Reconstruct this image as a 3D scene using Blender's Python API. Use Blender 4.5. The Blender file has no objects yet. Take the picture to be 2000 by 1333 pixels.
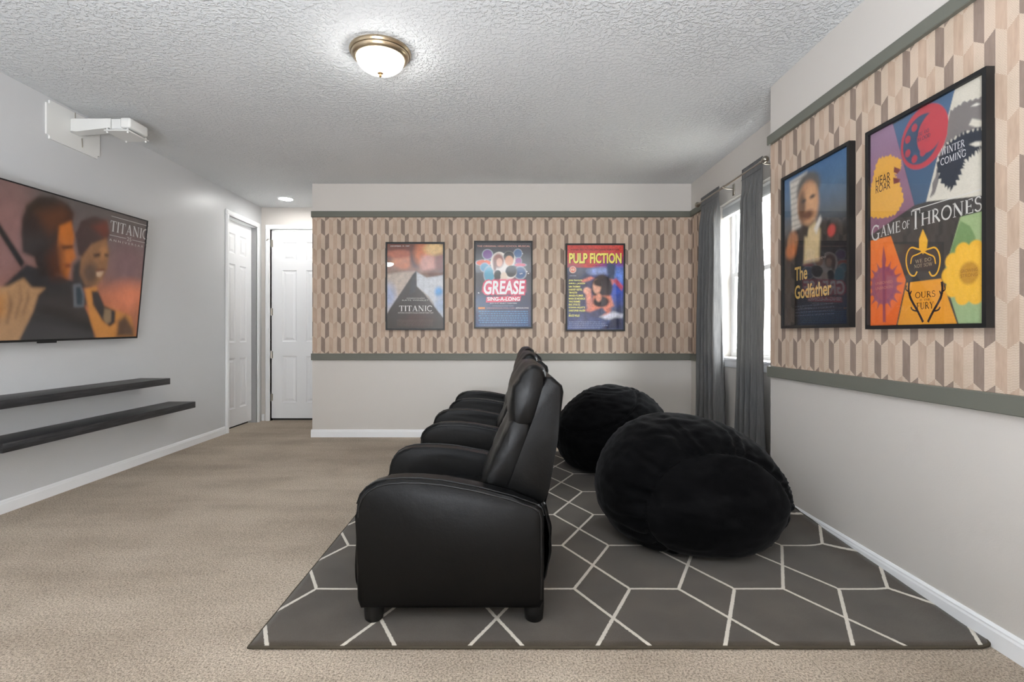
import bpy, bmesh, math, random
import numpy as np
from mathutils import Vector, Matrix, noise as mnoise

random.seed(4)
S = bpy.context.scene
COL = S.collection
PI = math.pi

# ------------------------------------------------------------------ camera, world, exposure
CAM_H = 1.117
cd = bpy.data.cameras.new('camera'); cam = bpy.data.objects.new('camera', cd); COL.objects.link(cam)
cam.location = (0, 0, CAM_H); cam.rotation_euler = (PI/2, 0, 0)
cd.sensor_width = 36.0; cd.sensor_fit = 'HORIZONTAL'; cd.lens = 1013*36/2000
cd.shift_x = 0.0075; cd.shift_y = -0.007; cd.clip_start = 0.02
S.camera = cam
W = bpy.data.worlds.new('sky'); S.world = W; W.use_nodes = True
bg = W.node_tree.nodes['Background']
bg.inputs[1].default_value = 10.0
_t = W.node_tree.nodes.new('ShaderNodeTexCoord'); _s = W.node_tree.nodes.new('ShaderNodeSeparateXYZ'); _r = W.node_tree.nodes.new('ShaderNodeValToRGB')
W.node_tree.links.new(_t.outputs['Generated'], _s.inputs[0]); W.node_tree.links.new(_s.outputs[2], _r.inputs[0])   # bright overcast sky above, darker ground below the horizon
_r.color_ramp.elements[0].position = 0.0; _r.color_ramp.elements[0].color = (.20, .20, .18, 1)
_r.color_ramp.elements[1].position = .12; _r.color_ramp.elements[1].color = (.92, .97, 1.0, 1)
W.node_tree.links.new(_r.outputs[0], bg.inputs[0])
S.view_settings.view_transform = 'Standard'; S.view_settings.look = 'None'
S.view_settings.gamma = 1; S.view_settings.use_curve_mapping = False
S.view_settings.exposure = 1.68
S.cycles.max_bounces = 10; S.cycles.diffuse_bounces = 6; S.cycles.glossy_bounces = 4
S.cycles.transparent_max_bounces = 12
S.cycles.sample_clamp_indirect = 6.0
LAMP_DOME = 12.5; LAMP_SPOT = 40.0
# added fill light behind the camera, unseen, turned up to bounce off the ceiling
bl_ = bpy.data.lights.new('bounce_fill', 'AREA'); bl_.shape = 'RECTANGLE'; bl_.size = 1.6; bl_.size_y = 1.2; bl_.energy = 114; bl_.color = (.93, .985, 1.06)
bo_ = bpy.data.objects.new('bounce_fill', bl_); COL.objects.link(bo_); bo_.location = (-.5, -1.3, .80); bo_.rotation_euler = (PI - math.radians(12), 0, 0)

# ------------------------------------------------------------------ helpers
def lin(c):
    c = np.asarray(c, float)/255.0
    return np.where(c <= .04045, c/12.92, ((c+.055)/1.055)**2.4)
def rgba(c): return tuple(float(x) for x in lin(c)) + (1.0,)

def tag(o, label=None, cat=None, group=None, kind=None):
    if label: o['label'] = label
    if cat: o['category'] = cat
    if group: o['group'] = group
    if kind: o['kind'] = kind
    return o
def empty(name, loc, rz=0.0, rx=0.0):
    o = bpy.data.objects.new(name, None); COL.objects.link(o)
    o.location = loc; o.rotation_euler = (rx, 0, rz); o.empty_display_size = .1
    return o
def link(name, me, mat, parent=None):
    o = bpy.data.objects.new(name, me); COL.objects.link(o)
    if mat is not None and not me.materials: me.materials.append(mat)
    if parent is not None: o.parent = parent
    return o
def smooth_by_angle(me, deg=40):
    bm = bmesh.new(); bm.from_mesh(me)
    for f in bm.faces: f.smooth = True
    for e in bm.edges:
        if len(e.link_faces) == 2 and e.calc_face_angle(0) > math.radians(deg): e.smooth = False
    bm.to_mesh(me); bm.free()
def done(bm, name, mat, parent=None, smooth=None, flat=False):
    bmesh.ops.recalc_face_normals(bm, faces=bm.faces)
    me = bpy.data.meshes.new(name); bm.to_mesh(me); bm.free()
    if smooth: smooth_by_angle(me, smooth)
    return link(name, me, mat, parent)
def add_box(bm, x0, x1, y0, y1, z0, z1, bev=0.0, seg=1):
    vs = [bm.verts.new(p) for p in ((x0,y0,z0),(x1,y0,z0),(x1,y1,z0),(x0,y1,z0),(x0,y0,z1),(x1,y0,z1),(x1,y1,z1),(x0,y1,z1))]
    fs = [bm.faces.new([vs[i] for i in q]) for q in ((3,2,1,0),(4,5,6,7),(0,1,5,4),(1,2,6,5),(2,3,7,6),(3,0,4,7))]
    if bev > 0:
        es = list({e for f in fs for e in f.edges})
        bmesh.ops.bevel(bm, geom=es, offset=bev, segments=seg, affect='EDGES', profile=.5, clamp_overlap=True)
    return vs
def box(name, mat, b, parent=None, bev=0.0, seg=2):
    bm = bmesh.new(); add_box(bm, *b, bev=bev, seg=seg)
    return done(bm, name, mat, parent, smooth=35 if bev else None)
def boxes(name, mat, bs, parent=None, bev=0.0):
    bm = bmesh.new()
    for b in bs: add_box(bm, *b, bev=bev, seg=1)
    return done(bm, name, mat, parent)
def add_prism(bm, prof, y0, y1, bev=0.0, seg=3, axis='y'):
    """closed profile [(a,b)] extruded; axis y: (a,*,b); axis x: (*,a,b)"""
    f = (lambda a, b, t: (a, t, b)) if axis == 'y' else (lambda a, b, t: (t, a, b))
    A = [bm.verts.new(f(a, b, y0)) for a, b in prof]; B = [bm.verts.new(f(a, b, y1)) for a, b in prof]
    n = len(prof)
    fa = bm.faces.new(A); fb = bm.faces.new(B[::-1])
    for i in range(n): bm.faces.new((A[i], B[i], B[(i+1) % n], A[(i+1) % n]))
    if bev > 0:
        es = list(set(fa.edges) | set(fb.edges))
        bmesh.ops.bevel(bm, geom=es, offset=bev, segments=seg, affect='EDGES', profile=.5, clamp_overlap=True)
def tube_mesh(bm, pts, r, n=8, closed=False):
    pts = [Vector(p) for p in pts]; N = len(pts); rings = []
    up = None
    for i, p in enumerate(pts):
        a = pts[(i-1) % N] if (closed or i > 0) else p; b = pts[(i+1) % N] if (closed or i < N-1) else p
        t = (b-a).normalized()
        if up is None:
            up = Vector((0,0,1)) if abs(t.z) < .9 else Vector((1,0,0))
        u = (up - t*up.dot(t)).normalized(); v = t.cross(u); up = u
        rr = r[i] if isinstance(r, (list, tuple)) else r
        rings.append([bm.verts.new(p + (u*math.cos(2*PI*k/n) + v*math.sin(2*PI*k/n))*rr) for k in range(n)])
    M = N if closed else N-1
    for i in range(M):
        a, b = rings[i], rings[(i+1) % N]
        for k in range(n): bm.faces.new((a[k], a[(k+1) % n], b[(k+1) % n], b[k]))
    if not closed:
        bm.faces.new(rings[0][::-1]); bm.faces.new(rings[-1])
def lathe(bm, prof, n=40, c=(0,0,0)):
    rings = []
    for r, z in prof:
        if r < 1e-5: rings.append([bm.verts.new((c[0], c[1], c[2]+z))])
        else: rings.append([bm.verts.new((c[0]+r*math.cos(2*PI*k/n), c[1]+r*math.sin(2*PI*k/n), c[2]+z)) for k in range(n)])
    for a, b in zip(rings[:-1], rings[1:]):
        for k in range(n):
            k2 = (k+1) % n
            if len(a) == 1 and len(b) == 1: continue
            if len(a) == 1: bm.faces.new((a[0], b[k2], b[k]))
            elif len(b) == 1: bm.faces.new((a[k], a[k2], b[0]))
            else: bm.faces.new((a[k], a[k2], b[k2], b[k]))
def smoothpoly(pts, it=2, closed=True):
    pts = [Vector((a, b)) for a, b in pts]
    for _ in range(it):
        out = []; n = len(pts)
        for i in range(n if closed else n-1):
            a, b = pts[i], pts[(i+1) % n]
            out += [a*.75+b*.25, a*.25+b*.75]
        if not closed: out = [pts[0]] + out + [pts[-1]]
        pts = out
    return [(p.x, p.y) for p in pts]
def nz(p, s=1.0): return mnoise.noise(Vector(p)*s)

# ------------------------------------------------------------------ node materials
class V:
    """a socket with arithmetic, for procedural patterns"""
    def __init__(s, nt, k): s.nt = nt; s.k = k
    def _m(s, op, b=None, c=None):
        n = s.nt.nodes.new('ShaderNodeMath'); n.operation = op
        for i, x in enumerate((s, b, c)):
            if x is None: continue
            if isinstance(x, V): s.nt.links.new(x.k, n.inputs[i])
            else: n.inputs[i].default_value = float(x)
        return V(s.nt, n.outputs[0])
    def __add__(s, o): return s._m('ADD', o)
    def __sub__(s, o): return s._m('SUBTRACT', o)
    def __mul__(s, o): return s._m('MULTIPLY', o)
    def __truediv__(s, o): return s._m('DIVIDE', o)
    def __neg__(s): return s._m('MULTIPLY', -1)
    def floor(s): return s._m('FLOOR')
    def mod(s, o): return s._m('FLOORED_MODULO', o)
    def abs(s): return s._m('ABSOLUTE')
    def min(s, o): return s._m('MINIMUM', o)
    def max(s, o): return s._m('MAXIMUM', o)
    def sin(s): return s._m('SINE')
    def lt(s, o): return s._m('LESS_THAN', o)
    def gt(s, o): return s._m('GREATER_THAN', o)
    def step(s, lo, hi):
        n = s.nt.nodes.new('ShaderNodeMapRange'); n.interpolation_type = 'SMOOTHSTEP'
        s.nt.links.new(s.k, n.inputs[0]); n.inputs[1].default_value = lo; n.inputs[2].default_value = hi
        return V(s.nt, n.outputs[0])
class Mat:
    def __init__(s, name, color=(128,128,128), rough=.6, spec=.5, metal=0.0):
        s.m = bpy.data.materials.new(name); s.m.use_nodes = True; s.nt = s.m.node_tree
        s.b = s.nt.nodes['Principled BSDF']
        s.b.inputs['Base Color'].default_value = rgba(color); s.b.inputs['Roughness'].default_value = rough
        s.b.inputs['Specular IOR Level'].default_value = spec; s.b.inputs['Metallic'].default_value = metal
    def coord(s, kind='Object'):
        n = s.nt.nodes.new('ShaderNodeTexCoord'); return n.outputs[kind]
    def geo(s): return s.nt.nodes.new('ShaderNodeNewGeometry').outputs['Position']
    def sep(s, sock):
        n = s.nt.nodes.new('ShaderNodeSeparateXYZ'); s.nt.links.new(sock, n.inputs[0])
        return [V(s.nt, n.outputs[i]) for i in range(3)]
    def noise(s, sock, scale, detail=2, rough=.5, stretch=None):
        if stretch:
            mp = s.nt.nodes.new('ShaderNodeMapping'); mp.inputs['Scale'].default_value = stretch
            s.nt.links.new(sock, mp.inputs[0]); sock = mp.outputs[0]
        n = s.nt.nodes.new('ShaderNodeTexNoise'); s.nt.links.new(sock, n.inputs['Vector'])
        n.inputs['Scale'].default_value = scale; n.inputs['Detail'].default_value = detail; n.inputs['Roughness'].default_value = rough
        return V(s.nt, n.outputs[0])
    def voronoi(s, sock, scale, feature='F1'):
        n = s.nt.nodes.new('ShaderNodeTexVoronoi'); s.nt.links.new(sock, n.inputs['Vector']); n.inputs['Scale'].default_value = scale
        n.feature = feature
        return V(s.nt, n.outputs['Distance'])
    def mix(s, f, a, b):
        n = s.nt.nodes.new('ShaderNodeMix'); n.data_type = 'RGBA'
        if isinstance(f, V): s.nt.links.new(f.k, n.inputs[0])
        else: n.inputs[0].default_value = f
        for i, x in ((6, a), (7, b)):
            if isinstance(x, V): s.nt.links.new(x.k, n.inputs[i])
            else: n.inputs[i].default_value = rgba(x)
        return V(s.nt, n.outputs[2])
    def color(s, v): s.nt.links.new(v.k, s.b.inputs['Base Color']); return s
    def bump(s, h, strength=.3, dist=.01):
        n = s.nt.nodes.new('ShaderNodeBump'); n.inputs['Strength'].default_value = strength; n.inputs['Distance'].default_value = dist
        s.nt.links.new(h.k, n.inputs['Height']); s.nt.links.new(n.outputs[0], s.b.inputs['Normal']); return s

def paint(name, c, rough=.55, tex=140, amt=.12, spec=.35):
    M = Mat(name, c, rough, spec); p = M.geo()
    M.bump(M.noise(p, tex, 3), amt, .004)
    return M.m
M_WALL = paint('warm white wall paint', (204,199,193), .6)
M_GREY = paint('grey semi gloss wall paint', (201,202,203), .36, tex=120, amt=.16, spec=.5)
M_TRIM = paint('white satin trim paint', (236,237,238), .35, tex=30, amt=.02)
M_DOOR = paint('white door paint', (238,239,240), .38, tex=50, amt=.03)
M_RAIL = paint('grey green trim paint', (107,108,99), .5, tex=60, amt=.04)

def ceiling_mat():
    M = Mat('knockdown ceiling texture', (205,205,204), .85, .2); p = M.geo()
    n1 = M.noise(p, 42, 4, .55); blob = n1.step(.46, .60)
    n2 = M.noise(p, 90, 2)
    patch = M.noise(p, .9, 1).step(.38, .6)
    M.bump((blob + n2*.25)*(patch*.7 + .3), .62, .011)
    M.color(M.mix(M.noise(p, 1.2, 2), (211,213,214), (219,221,222)))
    return M.m
M_CEIL = ceiling_mat()

def carpet_mat():
    M = Mat('beige cut pile carpet', (180,165,145), .95, .1); p = M.geo()
    f = M.noise(p, 130, 3, .7); c2 = M.noise(p, 320, 2, .6); big = M.noise(p, 1.7, 3, .55); mid = M.noise(p, 22, 2)
    streak = M.noise(p, 2.4, 2, .5, stretch=(.35, 1.6, 1))
    v = (f-.5)*2.0 + (c2-.5)*1.0
    c = M.mix((v + .5).step(.0, .85), (126,112,96), (226,212,194))
    speck = M.noise(p, 150, 2, .6, stretch=(1, .7, 1)).step(.42, .30)
    c = M.mix(speck*.75, c, (98,84,68))
    shade = (big*.55 + streak*.5 + mid*.15).step(.38, .8)
    n = M.nt.nodes.new('ShaderNodeMix'); n.data_type = 'RGBA'; n.blend_type = 'MULTIPLY'; n.inputs[0].default_value = 1
    M.nt.links.new(c.k, n.inputs[6]); M.nt.links.new(M.mix(shade, (216,210,203), (255,253,249)).k, n.inputs[7])
    M.color(V(M.nt, n.outputs[2]))
    M.b.inputs['Sheen Weight'].default_value = .15
    M.bump(f + c2*.4, .8, .012)
    return M.m
M_CARPET = carpet_mat()

def wallpaper_mat():
    M = Mat('geometric herringbone wallpaper', (190,170,155), .75, .25)
    u, v, _ = M.sep(M.coord('UV'))
    cw, rh, amp = .0431, .159, .031
    i = (u/cw).floor(); f = u/cw - i
    even = i.mod(2).lt(.5)
    off = even*f + (even*-1 + 1)*(f*-1 + 1)          # how far the slanted end falls
    vv = v + off*amp
    row = (vv/rh).floor()
    plain = (row + i).mod(2).lt(.5)
    dark = i.mod(4).lt(1.5)
    q = (u/cw*2).mod(1.0); tri = (q*2 - 1).abs()
    st = ((v*(2*PI/.0056)) + tri*2.6).sin()
    uvk = M.coord('UV')
    weave = M.noise(uvk, 260, 1, stretch=(1, .12, 1)); weave2 = M.noise(uvk, 60, 2, stretch=(1, .15, 1)); tone = M.noise(uvk, 5, 2)
    light = M.mix(st.step(-.5, .9), (188,171,155), (222,207,190))
    darkc = M.mix(weave2, (132,117,107), (160,145,134))
    tanc = M.mix(weave2, (176,154,136), (205,184,165))
    c = M.mix(plain, light, M.mix(dark, tanc, darkc))
    n = M.nt.nodes.new('ShaderNodeMix'); n.data_type = 'RGBA'; n.blend_type = 'MULTIPLY'; n.inputs[0].default_value = 1
    M.nt.links.new(c.k, n.inputs[6]); M.nt.links.new(M.mix((tone*.7+weave*.3).step(.3,.7), (238,234,230), (255,250,248)).k, n.inputs[7])
    M.color(V(M.nt, n.outputs[2])); M.bump(st*.5 + weave, .12, .002)
    return M.m
M_PAPER = wallpaper_mat()

RUG_X0, RUG_P, RUG_L, RUG_Y0, RUG_R = .5440, .4525, .2110, 2.246, .4616
def rug_mat():
    M = Mat('dark taupe rug with ivory lines', (92,86,80), .95, .1)
    u, v, _ = M.sep(M.coord('UV')); uvk = M.coord('UV')
    wob = (M.noise(uvk, 90, 2)-.5)*.006
    s = (u - RUG_X0 + wob).mod(RUG_P); t = (v - RUG_Y0 + (M.noise(uvk, 75, 2)-.5)*.006).mod(RUG_R)
    G = RUG_P - RUG_L; cs = RUG_R/math.hypot(RUG_R, G)
    d1 = (s - RUG_L - t*(G/RUG_R)).abs()*cs
    d2 = (s - RUG_P + t*(G/RUG_R)).abs()*cs
    th = t.min(t*-1 + RUG_R)
    d3 = th + (s - RUG_L).max(0)
    d = d1.min(d2).min(d3) + (M.noise(uvk, 420, 2)-.5)*.004
    line = d.step(.0082, .0058)
    pile = M.noise(uvk, 330, 3, .7); big = M.noise(uvk, 6, 3)
    base = M.mix((pile*.75 + big*.35).step(.3, .8), (52,46,39), (90,81,71))
    ivory = M.mix(pile, (186,178,166), (226,219,206))
    M.color(M.mix(line, base, ivory))
    M.b.inputs['Sheen Weight'].default_value = .2
    M.bump(pile + line*.4, .5, .006)
    return M.m
M_RUG = rug_mat()
M_HEM = Mat('rug binding', (74,68,58), .9, .1).m

def leather_mat():
    M = Mat('black faux leather', (6,6,6), .38, .22); p = M.coord('Object')
    h = M.noise(p, 260, 3)*.25 + M.noise(p, 14, 3, .6)*1.2
    M.bump(h, .13, .008)
    return M.m
M_LEATHER = leather_mat()
M_PIPE = Mat('black leather piping', (17,17,17), .35, .35).m
M_FOOT = Mat('black plastic foot', (14,14,14), .5).m
def suede_mat():
    M = Mat('black microsuede', (10,10,11), .95, .06); p = M.coord('Object')
    M.color(M.mix(M.noise(p, 5, 4, .6, stretch=(1, 1, 2.5)).step(.42, .72), (6,6,7), (15,15,16)))
    M.b.inputs['Sheen Weight'].default_value = .075; M.b.inputs['Sheen Roughness'].default_value = .4
    M.b.inputs['Sheen Tint'].default_value = (.62,.62,.63,1)
    M.bump(M.noise(p, 30, 4, .6), .2, .01)
    return M.m
M_SUEDE = suede_mat()
def wood_mat():
    M = Mat('black stained wood', (40,40,41), .45, .4); p = M.coord('Object')
    g = M.noise(p, 9, 5, .65, stretch=(12, .7, 14))
    M.color(M.mix(g.step(.35, .7), (29,29,31), (56,55,57))); M.bump(g, .15, .004)
    return M.m
M_WOOD = wood_mat()
M_BLACK = Mat('black satin frame', (22,22,23), .4, .45).m
M_PLASTIC = Mat('white plastic', (222,222,219), .4, .4).m
M_DARK = Mat('black plastic', (16,16,17), .45).m
M_NICKEL = Mat('brushed nickel', (176,170,160), .32, .5, .95).m
M_BRONZE = Mat('warm satin nickel', (183,166,140), .3, .5, .95).m
M_FINIAL = Mat('antique brass finial', (112,88,56), .5, .3, .2).m
M_GAP_SHADE = Mat('painted door gap shade', (30,27,23), .9).m  # dark colour stands in for the shade below the doors
def curtain_mat():
    M = Mat('charcoal woven curtain', (112,112,114), .85, .15); p = M.coord('Object')
    w = M.noise(p, 160, 2, stretch=(1, 1, .05))*.6 + M.noise(p, 300, 1, stretch=(1, 1, 1))*.4
    M.color(M.mix(w.step(.3, .7), (100,100,101), (130,129,128))); M.bump(w, .12, .002)
    tr = M.nt.nodes.new('ShaderNodeBsdfTranslucent'); tr.inputs[0].default_value = rgba((150,147,142))
    mx = M.nt.nodes.new('ShaderNodeMixShader'); mx.inputs[0].default_value = .30
    out = M.nt.nodes['Material Output']
    M.nt.links.new(M.b.outputs[0], mx.inputs[1]); M.nt.links.new(tr.outputs[0], mx.inputs[2]); M.nt.links.new(mx.outputs[0], out.inputs[0])
    return M.m
M_CURTAIN = curtain_mat()
def glass_mat(name, refl=1.0, rough=0.0, tint=(1,1,1)):
    m = bpy.data.materials.new(name); m.use_nodes = True; nt = m.node_tree; nt.nodes.clear()
    out = nt.nodes.new('ShaderNodeOutputMaterial'); mx = nt.nodes.new('ShaderNodeMixShader')
    t = nt.nodes.new('ShaderNodeBsdfTransparent'); t.inputs[0].default_value = tint + (1,)
    g = nt.nodes.new('ShaderNodeBsdfGlossy'); g.inputs['Roughness'].default_value = rough
    ge = nt.nodes.new('ShaderNodeNewGeometry'); dt = nt.nodes.new('ShaderNodeVectorMath'); dt.operation = 'DOT_PRODUCT'
    nt.links.new(ge.outputs['Incoming'], dt.inputs[0]); nt.links.new(ge.outputs['Normal'], dt.inputs[1])
    c = V(nt, dt.outputs['Value']).abs()
    fr = ((c*-1 + 1)._m('POWER', 5)*.96 + .04)*refl     # Schlick reflectance, shared by the two faces of the sheet
    nt.links.new(fr.k, mx.inputs[0])
    nt.links.new(t.outputs[0], mx.inputs[1]); nt.links.new(g.outputs[0], mx.inputs[2]); nt.links.new(mx.outputs[0], out.inputs[0])
    return m
M_GLAZE = glass_mat('acrylic poster glazing', .9, .02)
M_PANE = glass_mat('window glass', .8)
def emit_mat(name, c, k):
    m = bpy.data.materials.new(name); m.use_nodes = True; b = m.node_tree.nodes['Principled BSDF']
    b.inputs['Base Color'].default_value = (.8,.8,.8,1); b.inputs['Emission Color'].default_value = c + (1,); b.inputs['Emission Strength'].default_value = k
    b.inputs['Roughness'].default_value = .25
    return m
M_DOME = emit_mat('lit frosted glass', (1.0,.985,.96), LAMP_DOME)
M_SPOT = emit_mat('lit downlight lens', (1.0,.985,.96), LAMP_SPOT)
def print_mat(name, emit=0.0, rough=.5):
    M = Mat(name, (200,200,200), rough, .3)
    a = M.nt.nodes.new('ShaderNodeVertexColor'); a.layer_name = 'ink'
    if emit:
        M.b.inputs['Base Color'].default_value = (.01,.01,.01,1)
        M.nt.links.new(a.outputs[0], M.b.inputs['Emission Color']); M.b.inputs['Emission Strength'].default_value = emit
        M.b.inputs['Coat Weight'].default_value = .6; M.b.inputs['Coat Roughness'].default_value = .12
    else: M.nt.links.new(a.outputs[0], M.b.inputs['Base Color'])
    return M.m
M_PRINT = print_mat('printed poster paper')
M_SCREEN = print_mat('lit television picture', emit=0.185, rough=.2)

# ------------------------------------------------------------------ the room
H = 2.74; XL = -3.12; XR = 1.75; XW = 2.02; YJ = 3.409; YB = 5.606; XP = -2.075; YA = 6.66; Y0 = -2.6
def st(o): o['kind'] = 'structure'; return o
st(box('floor', M_CARPET, (XL-.5, 2.6, Y0, YA+.3, -.12, 0)))
st(box('ceiling', M_CEIL, (XL-.5, 2.6, Y0, YA+.3, H, H+.12)))
DO0, DO1, DOH = 5.86, 6.53, 2.455                         # closet door opening in the left wall
st(boxes('wall_left', M_GREY, [(XL-.16, XL, Y0, DO0, 0, H), (XL-.16, XL, DO0, DO1, DOH, H), (XL-.16, XL, DO1, YA, 0, H)]))
DB0, DB1 = -3.000, -2.225                                 # far door opening
st(boxes('wall_alcove', M_WALL, [(XL-.16, DB0, YA, YA+.14, 0, H), (DB0, DB1, YA, YA+.14, DOH, H), (DB1, XP, YA, YA+.14, 0, H)]))
wb = st(boxes('wall_back', M_WALL, [(XP, XW+.2, YB, YB+.12, 0, H), (XP, XP+.12, YB+.12, YA+.14, 0, H)]))
wr = st(box('wall_right', M_WALL, (XR, XW+.2, Y0, YJ, 0, H)))
WY0, WY1, WZ0, WZ1 = 3.86, 4.905, .905, 2.312             # window opening
ww = st(boxes('wall_window', M_WALL, [(XW, XW+.2, YJ, WY0, 0, H), (XW, XW+.2, WY1, YB, 0, H), (XW, XW+.2, WY0, WY1, 0, WZ0), (XW, XW+.2, WY0, WY1, WZ1, H)]))

st(box('wall_rear', M_WALL, (XL-.16, 2.3, Y0-.14, Y0, 0, H)))

def paper(name, parent, P, u0, u1):
    """thin wallpaper sheet; P(u,v,d) gives the world point d proud of the wall; UV in metres"""
    v0, v1 = .86, 2.40
    bm = bmesh.new(); uv = bm.loops.layers.uv.new('UVMap'); d = .0015
    q = [(u0, v0), (u1, v0), (u1, v1), (u0, v1)]
    f = bm.faces.new([bm.verts.new(P(a, b, d)) for a, b in q])
    g = bm.faces.new([bm.verts.new(P(a, b, 0.0002)) for a, b in q[::-1]])
    for F, Q in ((f, q), (g, q[::-1])):
        for l, (a, b) in zip(F.loops, Q): l[uv].uv = (a, b-.934)
    for i in range(4):
        a, b = f.verts[i], f.verts[(i+1) % 4]; c, e = g.verts[3-i], g.verts[(2-i) % 4]
        bm.faces.new((a, c, e, b))
    bmesh.ops.recalc_face_normals(bm, faces=bm.faces)
    me = bpy.data.meshes.new(name); bm.to_mesh(me); bm.free()
    return link(name, me, M_PAPER, parent)
paper('wallpaper', wb, lambda u, v, d: (u-1.980, YB-d, v), XP+1.980, XW+1.980)
paper('wallpaper', wr, lambda u, v, d: (XR-d, 3.312-u, v), 3.312-YJ, 3.312-Y0)
paper('wallpaper', ww, lambda u, v, d: (XW-d, YB-u, v), 0, YB-WY1-.02)
paper('wallpaper', ww, lambda u, v, d: (XW-d, YB-u, v), YB-WY0+.02, YB-YJ)

# grey green rails above and below the paper
def rail(name, b): st(box(name, M_RAIL, b, bev=.003, seg=1))
for n, (z0, z1, z2, z3) in enumerate(((2.376, 2.440, 2.352, 2.412), (.833, .905, .838, .907))):
    rail('trim_%d' % (3*n+1), (XP-.008, XW, YB-.024, YB, z0, z1))
    rail('trim_%d' % (3*n+2), (XR-.026, XR, Y0, YJ+.0, z2, z3))
    rail('trim_%d' % (3*n+3), (XW-.024, XW, WY1+.05, YB-.024, z0, z1))

def baseboard(name, axis, w, a0, a1, sgn):
    """profile against the wall plane w, running a0..a1; sgn: direction into the room"""
    pr = [(0, 0), (.014, 0), (.014, .060), (.011, .068), (.011, .074), (.005, .083), (0, .083)]
    bm = bmesh.new(); prof = [(w + sgn*a, b) for a, b in pr]
    add_prism(bm, prof, a0, a1, axis='y' if axis == 'y' else 'x')
    st(done(bm, name, M_TRIM))
baseboard('baseboard_left', 'y', XL, Y0, DO0-.075, 1)
baseboard('baseboard_back', 'x', YB, XP-.012, XW, -1)
baseboard('baseboard_right', 'y', XR, Y0, YJ, -1)
baseboard('baseboard_window', 'y', XW, YJ, YB-.015, -1)
baseboard('baseboard_alcove', 'x', YA, XL+.01, DB0-.078, -1)
baseboard('baseboard_return', 'y', XP, YB+.01, YA-.02, -1)

# ------------------------------------------------------------------ doors: local x right, y into the wall, z up
def six_panel_door(name, loc, rz, w, h, recess, casing, hinges, label, knob_u=None, stop=False):
    root = empty(name, loc, rz); st(root); root['label'] = label
    zb = .03
    ms, mid = .136*w/.764, .12*w/.764
    pw = (w - 2*ms - mid)/2
    rows = [(.232, .831), (1.015, 1.938), (2.061, 2.298)]
    y0, y1 = recess, recess+.035
    bs = [(0, ms, y0, y1, zb, h), (w-ms, w, y0, y1, zb, h), (ms+pw, ms+pw+mid, y0, y1, zb, h)]
    zs = [zb] + [z for r in rows for z in r] + [h]
    for k in range(0, len(zs), 2):
        for xa in (ms, ms+pw+mid): bs.append((xa, xa+pw, y0, y1, zs[k], zs[k+1]))
    boxes('door_slab', M_DOOR, bs, root)
    for za, zc in rows:
        for xa in (ms, ms+pw+mid):
            bm = bmesh.new()                                     # moulded panel: sunk border, raised field
            rings = [(0, .0), (.014, .010), (.026, .010), (.050, .003)]
            prev = None
            for ins, d in rings:
                r = [bm.verts.new(p) for p in ((xa+ins, y0+d, za+ins), (xa+pw-ins, y0+d, za+ins), (xa+pw-ins, y0+d, zc-ins), (xa+ins, y0+d, zc-ins))]
                if prev:
                    for i in range(4): bm.faces.new((prev[i], prev[(i+1) % 4], r[(i+1) % 4], r[i]))
                prev = r
            bm.faces.new(prev)
            done(bm, 'door_panel', M_DOOR, root)
    # jamb and casing
    j = [(-.02, -.003, 0, .12, 0, h+.006), (w+.003, w+.02, 0, .12, 0, h+.006), (-.02, w+.02, 0, .12, h+.006, h+.022)]
    boxes('door_jamb', M_TRIM, j, root)
    bm = bmesh.new(); c = casing
    for (a, b) in ((-c-.008, -.008), (w+.008, w+c+.008)):
        add_box(bm, a, b, -.016, 0, 0, h+.01, bev=.004); 
        add_box(bm, a+.012, b-.012, -.021, -.014, 0, h+.012)
    add_box(bm, -c-.008, w+c+.008, -.016, 0, h+.01, h+.01+c, bev=.004)
    add_box(bm, -c+.004, w+c-.004, -.021, -.014, h+.022, h+c-.002)
    done(bm, 'door_casing', M_TRIM, root)
    box('gap_shade', M_GAP_SHADE, (0, w, y1+.005, y1+.02, 0, zb+.01), root)  # dark strip painted as the shade under the door
    for z in hinges:
        bm = bmesh.new(); add_box(bm, -.008, .018, y0-.004, y0, z-.045, z+.045)
        tube_mesh(bm, [(-.002, y0-.008, z-.048), (-.002, y0-.008, z+.048)], .006, 8)
        done(bm, 'hinge', M_NICKEL, root)
    if stop:
        bm = bmesh.new(); z = hinges[-1]+.05
        tube_mesh(bm, [(0, y0-.01, z), (-.03, y0-.04, z), (-.045, y0-.045, z-.02)], .006, 8)
        done(bm, 'hinge_pin_stop', M_NICKEL, root)
    if knob_u is not None:
        bm = bmesh.new(); lathe(bm, [(.0, .05), (.018, .047), (.024, .035), (.018, .022), (.010, .016), (.010, .006), (.028, .004), (.028, 0)], 20)
        bmesh.ops.rotate(bm, verts=bm.verts, cent=(0,0,0), matrix=Matrix.Rotation(PI/2, 3, 'X'))
        bmesh.ops.translate(bm, verts=bm.verts, vec=(knob_u, y0, .985))
        done(bm, 'door_knob', M_NICKEL, root, smooth=50)
    return root
six_panel_door('door_1', (XL, DO0+.003, 0), PI/2, DO1-DO0-.006, 2.448, .065, .06, [], 'white six panel closet door set in the grey wall', knob_u=.022)
six_panel_door('door_2', (DB0+.003, YA, 0), 0, DB1-DB0-.006, 2.448, .018, .058, [.30, .85, 1.40, 1.98-.03+.33], 'white six panel hinged door at the end of the hallway nook', stop=True)

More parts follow.
